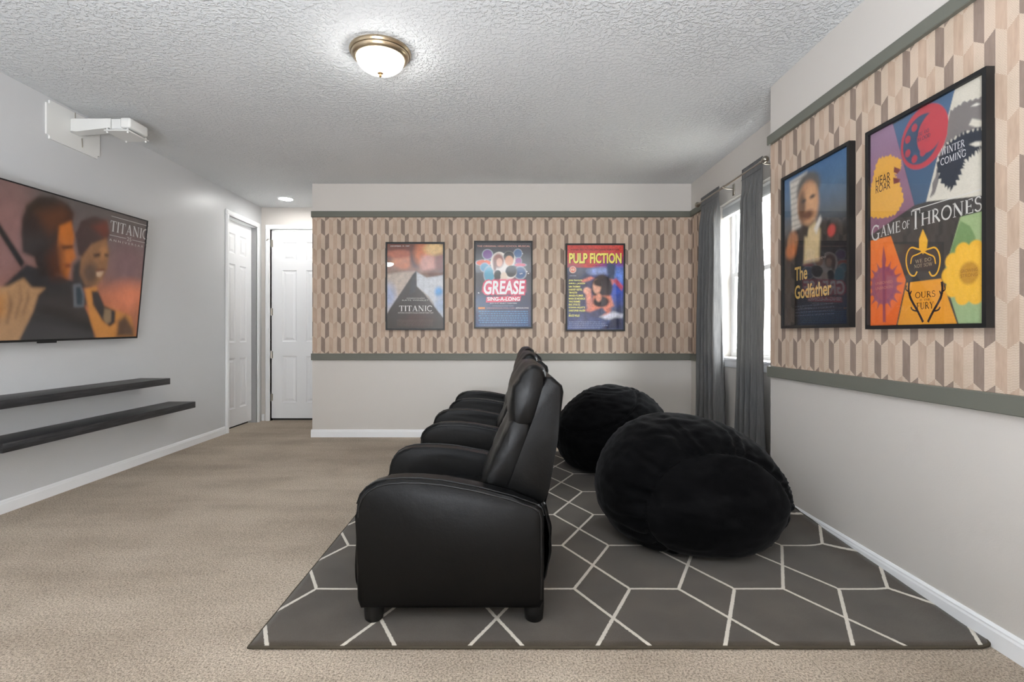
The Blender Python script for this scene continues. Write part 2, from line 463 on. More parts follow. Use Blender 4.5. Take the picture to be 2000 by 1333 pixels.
# ------------------------------------------------------------------ window
win = st(empty('window_1', (XW, 0, 0)))
fx0, fx1 = .125, .175
def wfrm(name, y0, y1, z0, z1, t, x0, x1):
    return boxes(name, M_TRIM, [(x0, x1, y0, y0+t, z0, z1), (x0, x1, y1-t, y1, z0, z1), (x0, x1, y0+t, y1-t, z0, z0+t), (x0, x1, y0+t, y1-t, z1-t, z1)], win)
wfrm('window_frame', WY0, WY1, WZ0, WZ1, .035, fx0, fx1)
zm = 1.665
s1 = wfrm('lower_sash', WY0+.036, WY1-.036, WZ0+.036, zm+.02, .04, fx0+.002, fx0+.024)
s2 = wfrm('upper_sash', WY0+.036, WY1-.036, zm-.02, WZ1-.036, .04, fx0+.026, fx1-.002)
for (z0, z1, x) in ((WZ0+.077, zm-.021, fx0+.012), (zm+.021, WZ1-.077, fx0+.036)):
    box('pane', M_PANE, (x, x+.004, WY0+.077, WY1-.077, z0, z1), win)
box('window_sill', M_TRIM, (-.035, fx0, WY0-.05, WY1+.05, WZ0-.022, WZ0-.001), win, bev=.004)
box('sill_apron', M_TRIM, (-.014, 0, WY0-.03, WY1+.03, WZ0-.085, WZ0-.023), win, bev=.003)
bl = empty('window_blind', (XW+.06, 0, WZ1))
tag(bl, 'white horizontal slat blind drawn up under the window head', 'blind')
box('head_rail', M_TRIM, (-.02, .02, WY0+.012, WY1-.012, -.028, -.001), bl, bev=.003)
sm_ = None
for k in range(13):
    if sm_ is None:
        o = box('slat', M_TRIM, (-.024, .024, WY0+.015, WY1-.015, -.0016, 0), bl); sm_ = o.data
    else: o = link('slat', sm_, None, bl)
    o.location = (0, 0, -.034 - k*.0043); o.rotation_euler = (0, math.radians(random.uniform(-3, 3)), 0)
box('bottom_rail', M_TRIM, (-.024, .024, WY0+.015, WY1-.015, -.108, -.092), bl, bev=.003)

# ------------------------------------------------------------------ rod and curtains
XRD, ZRD = 1.925, 2.405
rod = empty('curtain_rod', (XRD, 0, ZRD)); tag(rod, 'thin metal curtain rod with round end knobs above the window', 'curtain rod')
bm = bmesh.new(); tube_mesh(bm, [(0, 3.86, 0), (0, 5.14, 0)], .009, 12); done(bm, 'pole', M_NICKEL, rod, smooth=60)
for y, s in ((3.86, -1), (5.14, 1)):
    bm = bmesh.new(); lathe(bm, [(.0, -.03), (.012, -.028), (.022, -.018), (.026, 0), (.022, .018), (.012, .028), (.009, .034), (.012, .04), (.009, .05)], 20)
    bmesh.ops.rotate(bm, verts=bm.verts, cent=(0,0,0), matrix=Matrix.Rotation(s*PI/2, 3, 'X'))
    bmesh.ops.translate(bm, verts=bm.verts, vec=(0, y + s*.03, 0)); done(bm, 'finial', M_NICKEL, rod, smooth=60)
for y in (3.885, 4.56):
    bm = bmesh.new(); tube_mesh(bm, [(0, y, 0), (.03, y, -.012), (.085, y, -.012)], .007, 8)
    add_box(bm, .088, .095, y-.02, y+.02, -.07, .03, bev=.002); tube_mesh(bm, [(0, y-.012, 0), (0, y+.012, 0)], .014, 12)
    done(bm, 'bracket', M_NICKEL, rod, smooth=50)
def curtain(name, top, mid, bot, folds, label, seed, zt=2.445, zb=.018):
    """cloth hung on the rod: (y0,y1) at header, mid height and hem"""
    root = empty(name, (XRD, (top[0]+top[1])/2, 0)); yc = root.location.y
    tag(root, label, 'curtain', 'charcoal curtains at the window')
    nu, nv = folds*24, 70
    verts, faces = [], []
    rnd = random.Random(seed); ph = [rnd.uniform(-.5, .5) for _ in range(folds+2)]; am = [rnd.uniform(.75, 1.25) for _ in range(folds+2)]
    for j in range(nv+1):
        t = j/nv; z = zt + (zb-zt)*t
        if t < .5: k = t/.5; k = k*k*(3-2*k); y0 = top[0]+(mid[0]-top[0])*k; y1 = top[1]+(mid[1]-top[1])*k
        else: k = (t-.5)/.5; y0 = mid[0]+(bot[0]-mid[0])*k; y1 = mid[1]+(bot[1]-mid[1])*k
        hd = max(0, min(1, (t-.035)/.09)); hd = hd*hd*(3-2*hd)
        for i in range(nu+1):
            s = i/nu; f = s*folds; a = int(f)
            amp = (am[a]*(1-(f-a)) + am[a+1]*(f-a))
            q_ = f + .10*ph[a]*hd + .10*nz((f*.7, t*2.2, seed), 1)*hd; wv = .8 - 1.9*abs(math.sin(PI*q_))**.75
            small = math.sin(2*PI*f*3.5)*.005
            x = (wv*.046*amp*(.75+.45*t))*hd + small*(1-hd) + .012*nz((s*3, t*3, seed+5), 1)*hd
            yy = y0 + (y1-y0)*s + .012*math.cos(2*PI*f)*hd
            verts.append((x, yy-yc, z + .004*math.sin(2*PI*f*3.5)*(1-min(1, j/2.0)) + (.006*nz((s*4, seed, 0), 1) if j == nv else 0)))
    for j in range(nv):
        for i in range(nu):
            a = j*(nu+1)+i; faces.append((a, a+1, a+nu+2, a+nu+1))
    me = bpy.data.meshes.new('curtain_panel'); me.from_pydata(verts, [], faces)
    for p in me.polygons: p.use_smooth = True
    o = link('curtain_panel', me, M_CURTAIN, root)
    sd = o.modifiers.new('cloth', 'SOLIDIFY'); sd.thickness = .003
    # stitched rod pocket band
    bm = bmesh.new()
    pts = [(math.sin(2*PI*k/30*folds*2.5)*.004-.0075, top[0]-yc+(top[1]-top[0])*k/30, zt-.088) for k in range(31)]
    tube_mesh(bm, pts, .0022, 5); done(bm, 'header_seam', M_CURTAIN, root)
    return root
curtain('curtain', (4.66, 5.08), (4.62, 5.13), (4.58, 5.17), 5, 'charcoal curtain gathered at the far side of the window by the room corner', 11)
curtain('curtain', (3.875, 4.205), (3.85, 4.24), (3.83, 4.30), 5, 'charcoal curtain on the near side of the window beside the wall jog', 23)

# ------------------------------------------------------------------ ceiling lights
def ceiling_lamp(x, y, label):
    L = empty('ceiling_light', (x, y, H)); tag(L, label, 'ceiling light', 'flush ceiling lights')
    bm = bmesh.new(); lathe(bm, [(0, -.001), (.172, -.001), (.174, -.012), (.168, -.022), (.162, -.024), (.160, -.034), (.150, -.046), (.138, -.050), (.130, -.047), (.130, -.010), (0, -.010)], 56)
    done(bm, 'rim', M_BRONZE, L, smooth=40)
    bm = bmesh.new(); n = 12
    lathe(bm, [(.134*math.cos(a*PI/2/n), -.046-.080*math.sin(a*PI/2/n)) for a in range(n+1)][:-1] + [(0, -.126)], 48)
    done(bm, 'glass_bowl', M_DOME, L, smooth=60)
    bm = bmesh.new(); lathe(bm, [(0, -.121), (.016, -.124), (.017, -.129), (.008, -.133), (.007, -.138), (.010, -.142), (.007, -.148), (0, -.151)], 20)
    done(bm, 'finial', M_FINIAL, L, smooth=40)
ceiling_lamp(-.711, 2.976, 'round flush ceiling light with metal rim and lit frosted glass bowl')
ceiling_lamp(-2.60, -.40, 'round flush ceiling light by the grey wall behind the viewpoint')
ceiling_lamp(1.0, -1.8, 'added unseen fill lamp, round and flush, by the papered wall behind the viewpoint')  # lamp added out of view to lift the light level
D = empty('downlight', (-2.62, 6.22, H)); tag(D, 'small round recessed downlight in the ceiling by the doors', 'ceiling light')
bm = bmesh.new(); lathe(bm, [(.098, 0), (.098, -.006), (.082, -.009), (.076, -.004), (.076, 0)], 36); done(bm, 'trim_ring', M_TRIM, D, smooth=40)
bm = bmesh.new(); lathe(bm, [(0, -.006), (.078, -.004), (.078, -.001), (0, -.001)], 36); done(bm, 'lens', M_SPOT, D, smooth=40)

# ------------------------------------------------------------------ floating shelves
def shelf(loc, y0, y1, xf, th, label):
    r = empty('floating_shelf', (XL, (y0+y1)/2, loc)); tag(r, label, 'shelf', 'black floating shelves under the television')
    d = (y1-y0)/2
    box('shelf_board', M_WOOD, (0, xf-XL, -d, d, -th, 0), r, bev=.0025, seg=2)
    return r
shelf(.737, 2.60, 4.4515, -2.866, .052, 'upper black wooden floating shelf below the television')
shelf(.487, 2.969, 4.825, -2.872, .056, 'lower black wooden floating shelf close above the baseboard')

# ------------------------------------------------------------------ projector arm
A = empty('wall_mount', (XL, 3.755, 2.58)); tag(A, 'white short throw projector wall mount arm with square plate near the ceiling', 'mount')
bm = bmesh.new(); add_box(bm, 0, .012, -.232, .232, -.126, .138)
es = [e for e in bm.edges if abs(e.verts[0].co.x-e.verts[1].co.x) > .005]
bmesh.ops.bevel(bm, geom=es, offset=.025, segments=5, affect='EDGES'); done(bm, 'wall_plate', M_PLASTIC, A, smooth=40)
bm = bmesh.new(); add_prism(bm, [(.012, .082), (.012, -.018), (.06, -.006), (.30, .006), (.30, .082)], -.045, .045, bev=.008); done(bm, 'arm', M_PLASTIC, A, smooth=40)
bm = bmesh.new(); add_box(bm, .31, .455, -.05, .05, -.002, .078, bev=.006); done(bm, 'arm_extension', M_PLASTIC, A, smooth=40)
bm = bmesh.new(); add_box(bm, .40, .475, -.09, .10, -.004, .070, bev=.014, seg=3); done(bm, 'end_housing', M_PLASTIC, A, smooth=40)
bm = bmesh.new(); add_box(bm, .295, .47, -.10, .115, -.030, -.020, bev=.003)
for dx, dy in ((.31, -.085), (.455, -.085), (.31, .1), (.455, .1)): tube_mesh(bm, [(dx, dy, -.042), (dx, dy, -.008)], .006, 8)
done(bm, 'mounting_plate', M_PLASTIC, A, smooth=40)
box('pivot', M_DARK, (.34, .43, -.04, .05, -.021, -.002), A)
bm = bmesh.new(); tube_mesh(bm, [(.013, .06, -.025), (.016, .06, -.07), (.016, .062, -.09)], .003, 6); done(bm, 'cable', M_NICKEL, A)
bm = bmesh.new(); tube_mesh(bm, [(.013, .0, .085), (.014, .0, .138)], .003, 6); done(bm, 'cable', M_NICKEL, A)

# ------------------------------------------------------------------ flat print: painted grid plus lettering
class Canvas:
    def __init__(s, nx, ny, w, h):
        s.nx, s.ny, s.w, s.h = nx, ny, w, h
        u = np.linspace(0, 1, nx+1); v = np.linspace(0, 1, ny+1)
        s.U, s.Vv = np.meshgrid(u, v); s.C = np.zeros(s.U.shape + (3,)); s.items = []; s.asp = h/w
        s.rng = np.random.default_rng(7)
    def fill(s, c): s.C[:] = lin(c)
    def vgrad(s, stops):
        for ch in range(3): s.C[..., ch] = np.interp(s.Vv, [a for a, _ in stops], [lin(c)[ch] for _, c in stops])
    def _put(s, m, c):
        c = lin(c) if not (isinstance(c, tuple) and len(c) == 2) else (lin(c[0])*(1-s.Vv[..., None]) + lin(c[1])*s.Vv[..., None])
        s.C = s.C*(1-m[..., None]) + c*m[..., None]
    def ell(s, cu, cv, ru, rv, c, soft=.15, rot=0, a=1.0):
        x = (s.U-cu); y = (s.Vv-cv)*s.asp; k = math.radians(rot)
        xr = x*math.cos(k)+y*math.sin(k); yr = -x*math.sin(k)+y*math.cos(k)
        d = np.sqrt((xr/ru)**2 + (yr/(rv*s.asp))**2)
        s._put(np.clip((1+soft/2-d)/max(soft, 1e-4), 0, 1)*a, c)
    def poly(s, pts, c, soft=.012, a=1.0):
        P = np.array(pts, float); x, y = s.U, s.Vv
        ins = np.zeros(x.shape, bool); dist = np.full(x.shape, 9.0); n = len(P)
        for i in range(n):
            x0, y0 = P[i]; x1, y1 = P[(i+1) % n]
            cnd = (y0 > y) != (y1 > y)
            with np.errstate(divide='ignore', invalid='ignore'): xi = x0 + (y-y0)*(x1-x0)/(y1-y0 if y1 != y0 else 1e-9)
            ins ^= cnd & (x < xi)
            dx, dy = x1-x0, (y1-y0)*s.asp; L2 = dx*dx+dy*dy+1e-12
            t = np.clip(((x-x0)*dx + (y-y0)*s.asp*dy)/L2, 0, 1)
            dist = np.minimum(dist, np.hypot(x-x0-t*dx, (y-y0)*s.asp-t*dy))
        sd = np.where(ins, -dist, dist)
        s._put(np.clip(.5 - sd/max(soft, 1e-4), 0, 1)*a, c)
    def streaks(s, amt, box, vert=True, n=30):
        u0, v0, u1, v1 = box; k = s.rng.normal(0, amt, n+1)
        m = (s.U > u0) & (s.U < u1) & (s.Vv > v0) & (s.Vv < v1)
        q = (s.U-u0)/(u1-u0) if vert else (s.Vv-v0)/(v1-v0)
        f = np.interp(np.clip(q, 0, 1), np.linspace(0, 1, n+1), k)
        s.C = np.where(m[..., None], np.clip(s.C*(1+f[..., None]), 0, 1), s.C)
    def blur(s, n):
        for _ in range(n):
            P = np.pad(s.C, ((1,1),(1,1),(0,0)), 'edge')
            s.C = (P[:-2,1:-1]+P[2:,1:-1]+P[1:-1,:-2]+P[1:-1,2:]+2*P[1:-1,1:-1])/6
    def mottle(s, amt, k):
        f = np.array([[mnoise.noise(Vector((u*k, v*k*s.asp, 3.1))) for u in s.U[0]] for v in s.Vv[:, 0]])
        s.C = np.clip(s.C*(1+amt*f[..., None]), 0, 1)
    def grain(s, amt): s.C = np.clip(s.C*(1+s.rng.normal(0, amt, s.U.shape))[..., None], 0, 1)
    def text(s, t, b, c, style='sans', off=0.0, shear=0.0, layer=1): s.items.append(('t', t, b, c, style, off, shear, layer))
    def shape(s, pts, c, layer=1): s.items.append(('p', pts, c, layer))
    def line(s, pts, wd, c, layer=1):
        s.items.append(('l', pts, wd, c, layer))

# a small serif alphabet: strokes (x0,y0,x1,y1,width) or ('arc',cx,cy,rx,ry,a0,a1,width)
TK, TN, SF = .15, .06, .05
def stem(x, w=TK): return [(x, 0, x, 1, w), (x-.13, SF/2, x+.13, SF/2, SF), (x-.13, 1-SF/2, x+.13, 1-SF/2, SF)]
SERIF = {
 'A': (.82, [(.12, 0, .42, 1, TN), (.40, 1, .70, 0, TK), (.22, .33, .6, .33, TN), (0, SF/2, .24, SF/2, SF), (.57, SF/2, .84, SF/2, SF)]),
 'B': (.68, stem(.16) + [('arc', .2, .76, .34, .24, -90, 90, .1), ('arc', .2, .26, .4, .26, -90, 90, .1)]),
 'C': (.80, [('arc', .44, .5, .38, .48, 48, 312, .12), (.74, .68, .74, .95, SF)]),
 'D': (.82, stem(.16) + [('arc', .2, .5, .54, .48, -90, 90, .11)]),
 'E': (.66, stem(.16) + [(.16, .97, .58, .97, TN), (.16, .5, .48, .5, TN), (.16, .03, .62, .03, TN), (.58, .8, .58, 1, SF), (.62, 0, .62, .22, SF), (.48, .4, .48, .6, SF)]),
 'F': (.62, stem(.16) + [(.16, .97, .58, .97, TN), (.16, .5, .46, .5, TN), (.58, .8, .58, 1, SF), (.46, .4, .46, .6, SF)]),
 'G': (.86, [('arc', .44, .5, .38, .48, 48, 312, .12), (.74, .68, .74, .95, SF), (.72, .05, .72, .42, .12), (.56, .42, .86, .42, SF)]),
 'H': (.92, stem(.16) + stem(.76) + [(.16, .5, .76, .5, TN)]),
 'I': (.32, stem(.16)),
 'K': (.8, stem(.16) + [(.2, .4, .66, 1, TN), (.32, .55, .74, 0, TK)]),
 'L': (.62, stem(.16) + [(.16, .03, .6, .03, TN), (.6, 0, .6, .24, SF)]),
 'M': (1.06, [(.16, 0, .16, 1, TN), (.16, 1, .52, .05, TK), (.52, .05, .88, 1, TN), (.88, 0, .88, 1, TK), (.04, .025, .28, .025, SF), (.76, .025, 1.0, .025, SF), (.04, .975, .2, .975, SF), (.84, .975, 1.0, .975, SF)]),
 'N': (.92, [(.16, 0, .16, 1, TN), (.14, 1, .76, .0, TK), (.76, 0, .76, 1, TN), (.04, .025, .28, .025, SF), (.64, .975, .88, .975, SF), (.02, .975, .2, .975, SF)]),
 'O': (.90, [('arc', .45, .5, .39, .48, 0, 360, .12)]),
 'P': (.66, stem(.16) + [('arc', .2, .73, .38, .27, -90, 90, .1)]),
 'R': (.78, stem(.16) + [('arc', .2, .74, .36, .26, -90, 90, .1), (.36, .48, .72, .0, TK)]),
 'S': (.58, [('arc', .29, .75, .2, .23, 20, 270, .1), ('arc', .29, .27, .23, .25, -160, 90, .1)]),
 'T': (.74, stem(.37) + [(.02, .97, .72, .97, TN), (.03, .76, .03, 1, SF), (.71, .76, .71, 1, SF)]),
 'U': (.86, [(.16, .3, .16, 1, TK), ('arc', .43, .32, .27, .3, 180, 360, .1), (.70, .3, .70, 1, TN), (.04, .975, .28, .975, SF), (.6, .975, .82, .975, SF)]),
 'W': (1.2, [(.12, 1, .36, 0, TK), (.36, 0, .6, 1, TN), (.6, 1, .84, 0, TK), (.84, 0, 1.08, 1, TN), (0, .975, .24, .975, SF), (.96, .975, 1.2, .975, SF)]),
 'Y': (.8, [(.4, 0, .4, .5, TK), (.4, .5, .12, 1, TK), (.4, .5, .68, 1, TN), (0, .975, .24, .975, SF), (.56, .975, .8, .975, SF), (.27, .025, .53, .025, SF)]),
 ' ': (.4, []), '.': (.2, [(.06, .06, .16, .06, .12)]),
}
def ribbon(pts, w):
    out = []
    for (x0, y0), (x1, y1) in zip(pts[:-1], pts[1:]):
        d = math.hypot(x1-x0, y1-y0) or 1e-6; nx, ny = -(y1-y0)/d*w/2, (x1-x0)/d*w/2
        out.append([(x0+nx, y0+ny), (x1+nx, y1+ny), (x1-nx, y1-ny), (x0-nx, y0-ny)])
    return out
def serif_polys(t):
    x = 0; out = []
    for ch in t.upper():
        wd, strokes = SERIF.get(ch, SERIF[' '])
        for s_ in strokes:
            if s_[0] == 'arc':
                _, cx, cy, rx, ry, a0, a1, w = s_; n = 16
                P = []
                for k in range(n+1):
                    a = math.radians(a0 + (a1-a0)*k/n); P.append((cx+rx*math.cos(a), cy+ry*math.sin(a)))
                qs = ribbon(P, w)
            else: qs = ribbon([(s_[0], s_[1]), (s_[2], s_[3])], s_[4])
            out += [[(px+x, py) for px, py in q] for q in qs]
        x += wd + .06
    return out
def sans_polys(t, off=0.0, shear=0.0):
    cu = bpy.data.curves.new('lettering', 'FONT'); cu.body = t; cu.size = 1; cu.offset = off; cu.shear = shear
    cu.resolution_u = 3; cu.fill_mode = 'FRONT'; cu.space_line = .9
    ob = bpy.data.objects.new('lettering', cu)
    me = bpy.data.meshes.new_from_object(ob)
    vs = [(v.co.x, v.co.y) for v in me.vertices]
    out = [[vs[i] for i in p.vertices] for p in me.polygons]
    bpy.data.objects.remove(ob); bpy.data.meshes.remove(me); bpy.data.curves.remove(cu)
    return out
def canvas_mesh(cv, name):
    verts, faces, cols = [], [], []
    nx, ny, w, h = cv.nx, cv.ny, cv.w, cv.h
    X = (cv.U-.5)*w; Z = (1-cv.Vv)*h
    for j in range(ny+1):
        for i in range(nx+1): verts.append((X[j, i], 0.0, Z[j, i]))
    cols = cv.C.reshape(-1, 3).tolist()
    for j in range(ny):
        for i in range(nx):
            a = j*(nx+1)+i; faces.append((a, a+nx+1, a+nx+2, a+1))
    def put(poly, c, layer):
        ar = sum(poly[i][0]*poly[(i+1) % len(poly)][1]-poly[(i+1) % len(poly)][0]*poly[i][1] for i in range(len(poly)))
        if ar > 0: poly = poly[::-1]              # keeps the front (-y) side outward after the v flip
        b = len(verts)
        for u, v in poly: verts.append(((u-.5)*w, -.0004*layer, (1-v)*h)); cols.append(list(lin(c)))
        faces.append(tuple(range(b, b+len(poly))))
    for it in cv.items:
        if it[0] == 'p': put(it[1], it[2], it[3])
        elif it[0] == 'l':
            for q in ribbon([(u, v*cv.asp) for u, v in it[1]], it[2]): put([(u, v/cv.asp) for u, v in q], it[3], it[4])
        else:
            _, t, (u0, v0, u1, v1), c, style, off, shear, layer = it
            P = serif_polys(t) if style == 'serif' else sans_polys(t, off, shear)
            if not P: continue
            xs = [p[0] for q in P for p in q]; ys = [p[1] for q in P for p in q]
            xa, xb, ya, yb = min(xs), max(xs), min(ys), max(ys)
            for q in P: put([(u0+(x-xa)/(xb-xa)*(u1-u0), v1-(y-ya)/(yb-ya)*(v1-v0)) for x, y in q], c, layer)
    me = bpy.data.meshes.new(name); me.from_pydata(verts, [], faces)
    at = me.color_attributes.new('ink', 'FLOAT_COLOR', 'POINT')
    at.data.foreach_set('color', np.concatenate([np.array(cols), np.ones((len(cols), 1))], 1).astype(np.float32).ravel())
    return me

# ------------------------------------------------------------------ framed posters
PW, PH = .606, .908
def poster(loc, rz, w, h, cv, label, rail_w=.017, depth=.032):
    r = empty('framed_poster', loc, rz); tag(r, label, 'poster', 'framed posters on the wallpaper')
    bm = bmesh.new(); a, b = w/2, rail_w
    for q in ((-a, -a+b, 0, h), (a-b, a, 0, h), (-a+b, a-b, 0, b), (-a+b, a-b, h-b, h)):
        add_box(bm, q[0], q[1], -depth, -.001, q[2], q[3])
    done(bm, 'frame', M_BLACK, r)
    pr = link('print', canvas_mesh(cv, 'print'), M_PRINT, r); pr.location = (0, -depth+.014, (h-cv.h)/2)
    gz = box('glazing', M_GLAZE, (-a+b, a-b, -depth+.006, -depth+.0085, b, h-b), r)
    box('backing', M_DARK, (-a+b, a-b, -depth+.016, -.003, b, h-b), r)
    return r
def bars(cv, u0, u1, v, hgt, c, seed, layer=1, fill=.8):
    """a line of print too small to read"""
    rn = random.Random(seed); u = u0
    while u < u1:
        l = min(rn.uniform(.012, .05), u1-u); cv.shape([(u, v), (u+l, v), (u+l, v+hgt), (u, v+hgt)], c, layer); u += l + .008/fill

# 1: warm portrait-coloured sheet with a dark wedge and a white serif title
c1 = Canvas(110, 165, PW, PH)
c1.vgrad([(0, (112,70,52)), (.3, (150,110,95)), (.42, (188,172,160)), (.8, (170,165,165)), (1, (90,84,80))])
c1.ell(.24, .06, .26, .12, (110,52,34), .8); c1.ell(.27, .20, .17, .11, (202,130,96), .5, 12); c1.ell(.22, .12, .22, .05, (176,92,58), .6)
c1.ell(.50, .16, .09, .12, (70,36,28), .8); c1.ell(.64, .12, .16, .13, (206,116,64), .7); c1.ell(.74, .24, .15, .12, (206,150,134), .5, -18)
c1.ell(.93, .22, .08, .14, (128,66,54), .8); c1.ell(.84, .06, .18, .07, (226,190,130), .7); c1.ell(.86, .35, .22, .05, (120,84,74), .9)  # pale yellow patch at top right: glare painted into the print
c1.ell(.12, .36, .2, .07, (140,112,96), .9)
c1.poly([(0, .36), (.3, .33), (.5, .33), (.03, .80), (0, .82)], (200,186,174), .05); c1.ell(.03, .62, .12, .14, (176,186,214), 1.0)
c1.poly([(.52, .33), (.7, .40), (1, .37), (1, .88), (.74, .62), (.52, .50)], (212,216,222), .03); c1.ell(.92, .57, .07, .06, (108,168,222), .8); c1.ell(.95, .72, .1, .1, (172,190,214), .9)
c1.streaks(.06, (0, .35, 1, .85), True, 40)
c1.poly([(.518, .32), (.525, .50), (.66, .59), (1, .88), (1, 1), (0, 1), (0, .83), (.05, .77), (.44, .38)], ((82,82,86), (58,50,46)), .012)
c1.poly([(.518, .32), (.525, .50), (.50, .56), (.40, .60), (.44, .38)], (70,72,78), .02)
c1.ell(.55, .90, .26, .09, (74,52,50), .9)
c1.blur(1); c1.mottle(.18, 14); c1.mottle(.15, 40)
c1.text('TITANIC', (.216, .730, .80, .800), (232,230,228), 'serif')
c1.text('NOTHING ON EARTH COULD COME BETWEEN THEM', (.195, .808, .822, .826), (206,200,194))
c1.text('LEONARDO DICAPRIO', (.345, .637, .67, .652), (214,210,204)); c1.text('KATE WINSLET', (.27, .660, .74, .676), (214,210,204))
c1.text('DECEMBER 19, 1997', (.06, .018, .40, .034), (226,216,206))
for k in range(5): bars(c1, .18, .82, .90+.017*k, .007, (104,88,78), k)
poster((-.960, YB-.0015, 1.158), 0, .633, .947, c1, 'framed poster of warm faces above a dark wedge with a white serif title', .015)

# 2: charcoal to navy sheet with a pink edged rounded title
c2 = Canvas(110, 165, PW, PH)
c2.vgrad([(0, (66,62,66)), (.5, (58,60,72)), (.62, (44,54,84)), (.8, (24,48,92)), (1, (20,66,118))])
c2.ell(.10, .72, .16, .1, (62,84,122), .9)
for (a, b, r, q, c) in ((.22, .14, .085, .055, (116,70,138)), (.15, .24, .13, .035, (222,92,54)), (.17, .295, .075, .05, (58,140,178)), (.25, .38, .09, .09, (66,156,186)),
                        (.76, .13, .07, .05, (70,104,150)), (.77, .22, .055, .04, (152,84,146)), (.80, .265, .1, .02, (214,96,120)), (.80, .36, .10, .07, (52,86,132))):
    c2.ell(a, b, r*1.16, q*1.16, (196,204,216), .12, 0, .75); c2.ell(a, b, r, q, c, .2)
c2.ell(.43, .24, .155, .13, (236,226,216), .06); c2.ell(.60, .20, .115, .10, (236,228,220), .06); c2.ell(.53, .35, .21, .10, (232,224,216), .06)
c2.ell(.60, .165, .095, .065, (30,26,28), .2); c2.ell(.605, .215, .075, .06, (222,164,128), .25)
c2.ell(.41, .215, .10, .085, (140,78,60), .4); c2.ell(.43, .235, .055, .05, (226,176,150), .3); c2.ell(.35, .27, .03, .07, (120,64,48), .6)
c2.ell(.40, .385, .065, .06, (28,26,30), .15); c2.ell(.64, .34, .10, .07, (28,28,34), .15, 30); c2.ell(.51, .40, .06, .05, (226,206,188), .3)
rn = random.Random(3)
for k in range(26):
    a, b = rn.uniform(.05, .95), rn.uniform(.07, .7)
    if .22 < a < .78 and .08 < b < .62: continue
    c2.ell(a, b, .012, .006, (226,226,232), .5)
c2.poly([(.12, .58), (.2, .47), (.4, .44), (.66, .43), (.9, .45), (.9, .58), (.76, .62), (.2, .61)], (214,76,112), .05, .85)
c2.text('GREASE', (.125, .437, .905, .628), (222,66,104), 'sans', .07, .12, 1); c2.text('GREASE', (.15, .450, .885, .615), (240,238,240), 'sans', .028, .12, 2)
c2.shape([(.2, .645), (.82, .632), (.80, .697), (.19, .712)], (220,72,106)); c2.text('SING-A-LONG', (.215, .646, .795, .692), (244,240,242), 'sans', .03, 0, 2)
c2.text('THE ORIGINAL HIGH SCHOOL MUSICAL', (.035, .032, .975, .052), (232,170,158), 'sans', .01)
c2.text('JULY 8 AT SELECT THEATERS', (.26, .714, .74, .729), (226,228,236), 'sans', .01); c2.text('IT IS PLAYING IN YOUR TOWN', (.31, .745, .68, .758), (160,176,206))
c2.shape([(.055, .766), (.175, .766), (.175, .789), (.055, .789)], (226,150,84)); c2.text('GREASESINGALONG.COM', (.20, .770, .70, .785), (190,150,160)); c2.text('#SINGALONG', (.72, .768, .95, .785), (230,232,238), 'sans', .01)
for k in range(6): bars(c2, .06 + .02*(k % 2), .94, .81+.026*k, .015, (70,128,178), 20+k)
bars(c2, .06, .94, .975, .008, (90,140,190), 31)
poster((-.011, YB-.0015, 1.175), 0, .630, .943, c2, 'framed navy poster with a rounded white title edged in pink', .016)

# 3: red band with yellow slab title over blue
c3 = Canvas(110, 165, PW, PH)
c3.vgrad([(0, (206,66,58)), (.262, (200,58,56)), (.268, (66,76,104)), (.5, (70,74,104)), (.8, (68,78,112)), (1, (92,106,150))])
c3.ell(.85, .42, .32, .24, (56,88,190), .9); c3.ell(.92, .36, .16, .09, (110,146,226), .9); c3.ell(.6, .31, .22, .05, (150,166,214), .7); c3.ell(.1, .45, .2, .2, (52,54,78), .9)
c3.poly([(.70, .20), (.86, .23), (.84, .40), (.72, .44)], (52,70,104), .04)
c3.poly([(.80, .42), (.87, .39), (1, .49), (.97, .54)], (198,78,104), .03); c3.ell(.77, .44, .06, .04, (222,120,118), .5)
c3.ell(.62, .50, .19, .16, (44,32,38), .25); c3.ell(.53, .49, .075, .085, (226,170,146), .3); c3.ell(.60, .44, .14, .05, (40,28,34), .4)
c3.poly([(.24, .42), (.42, .37), (.48, .39), (.40, .42), (.28, .44)], (214,128,116), .03)
c3.poly([(.32, .52), (.42, .52), (.45, .76), (.36, .78)], (226,150,132), .04); c3.ell(.35, .54, .06, .04, (232,170,150), .5)
c3.poly([(.46, .60), (.78, .60), (.83, .72), (.70, .78), (.42, .78)], (218,134,112), .04); c3.ell(.60, .67, .14, .065, (46,32,40), .3); c3.ell(.56, .62, .05, .05, (226,158,134), .5)
c3.poly([(.30, .77), (.60, .74), (.78, .76), (.74, .87), (.40, .79)], (214,130,112), .05)
c3.poly([(.42, .79), (.62, .74), (.70, .80), (.55, .86), (.40, .83)], (80,84,112), .03); c3.poly([(.58, .85), (.82, .79), (1, .82), (.98, .88), (.70, .88)], (214,214,226), .05)
c3.poly([(.60, 1), (.82, .86), (1, .86), (1, 1)], (40,46,78), .05); c3.streaks(.10, (.55, .27, 1, 1), True, 26); c3.blur(1); c3.mottle(.3, 14); c3.mottle(.25, 40)
c3.ell(.10, .29, .062, .042, (226,182,164), .12); c3.ell(.10, .29, .045, .03, (212,106,88), .15); c3.text('10', (.072, .277, .128, .303), (240,226,206), 'sans', .03, 0, 2)
c3.text('PULP FICTION', (.045, .098, .975, .222), (110,34,24), 'sans', .05, 0, 1); c3.text('PULP FICTION', (.035, .092, .965, .216), (240,226,104), 'sans', .035, 0, 2)
c3.text('WINNER  BEST PICTURE  1994 CANNES FILM FESTIVAL', (.06, .042, .935, .062), (70,24,24), 'sans', .015)
c3.text('A FILM BY QUENTIN TARANTINO', (.34, .238, .66, .252), (84,26,26))
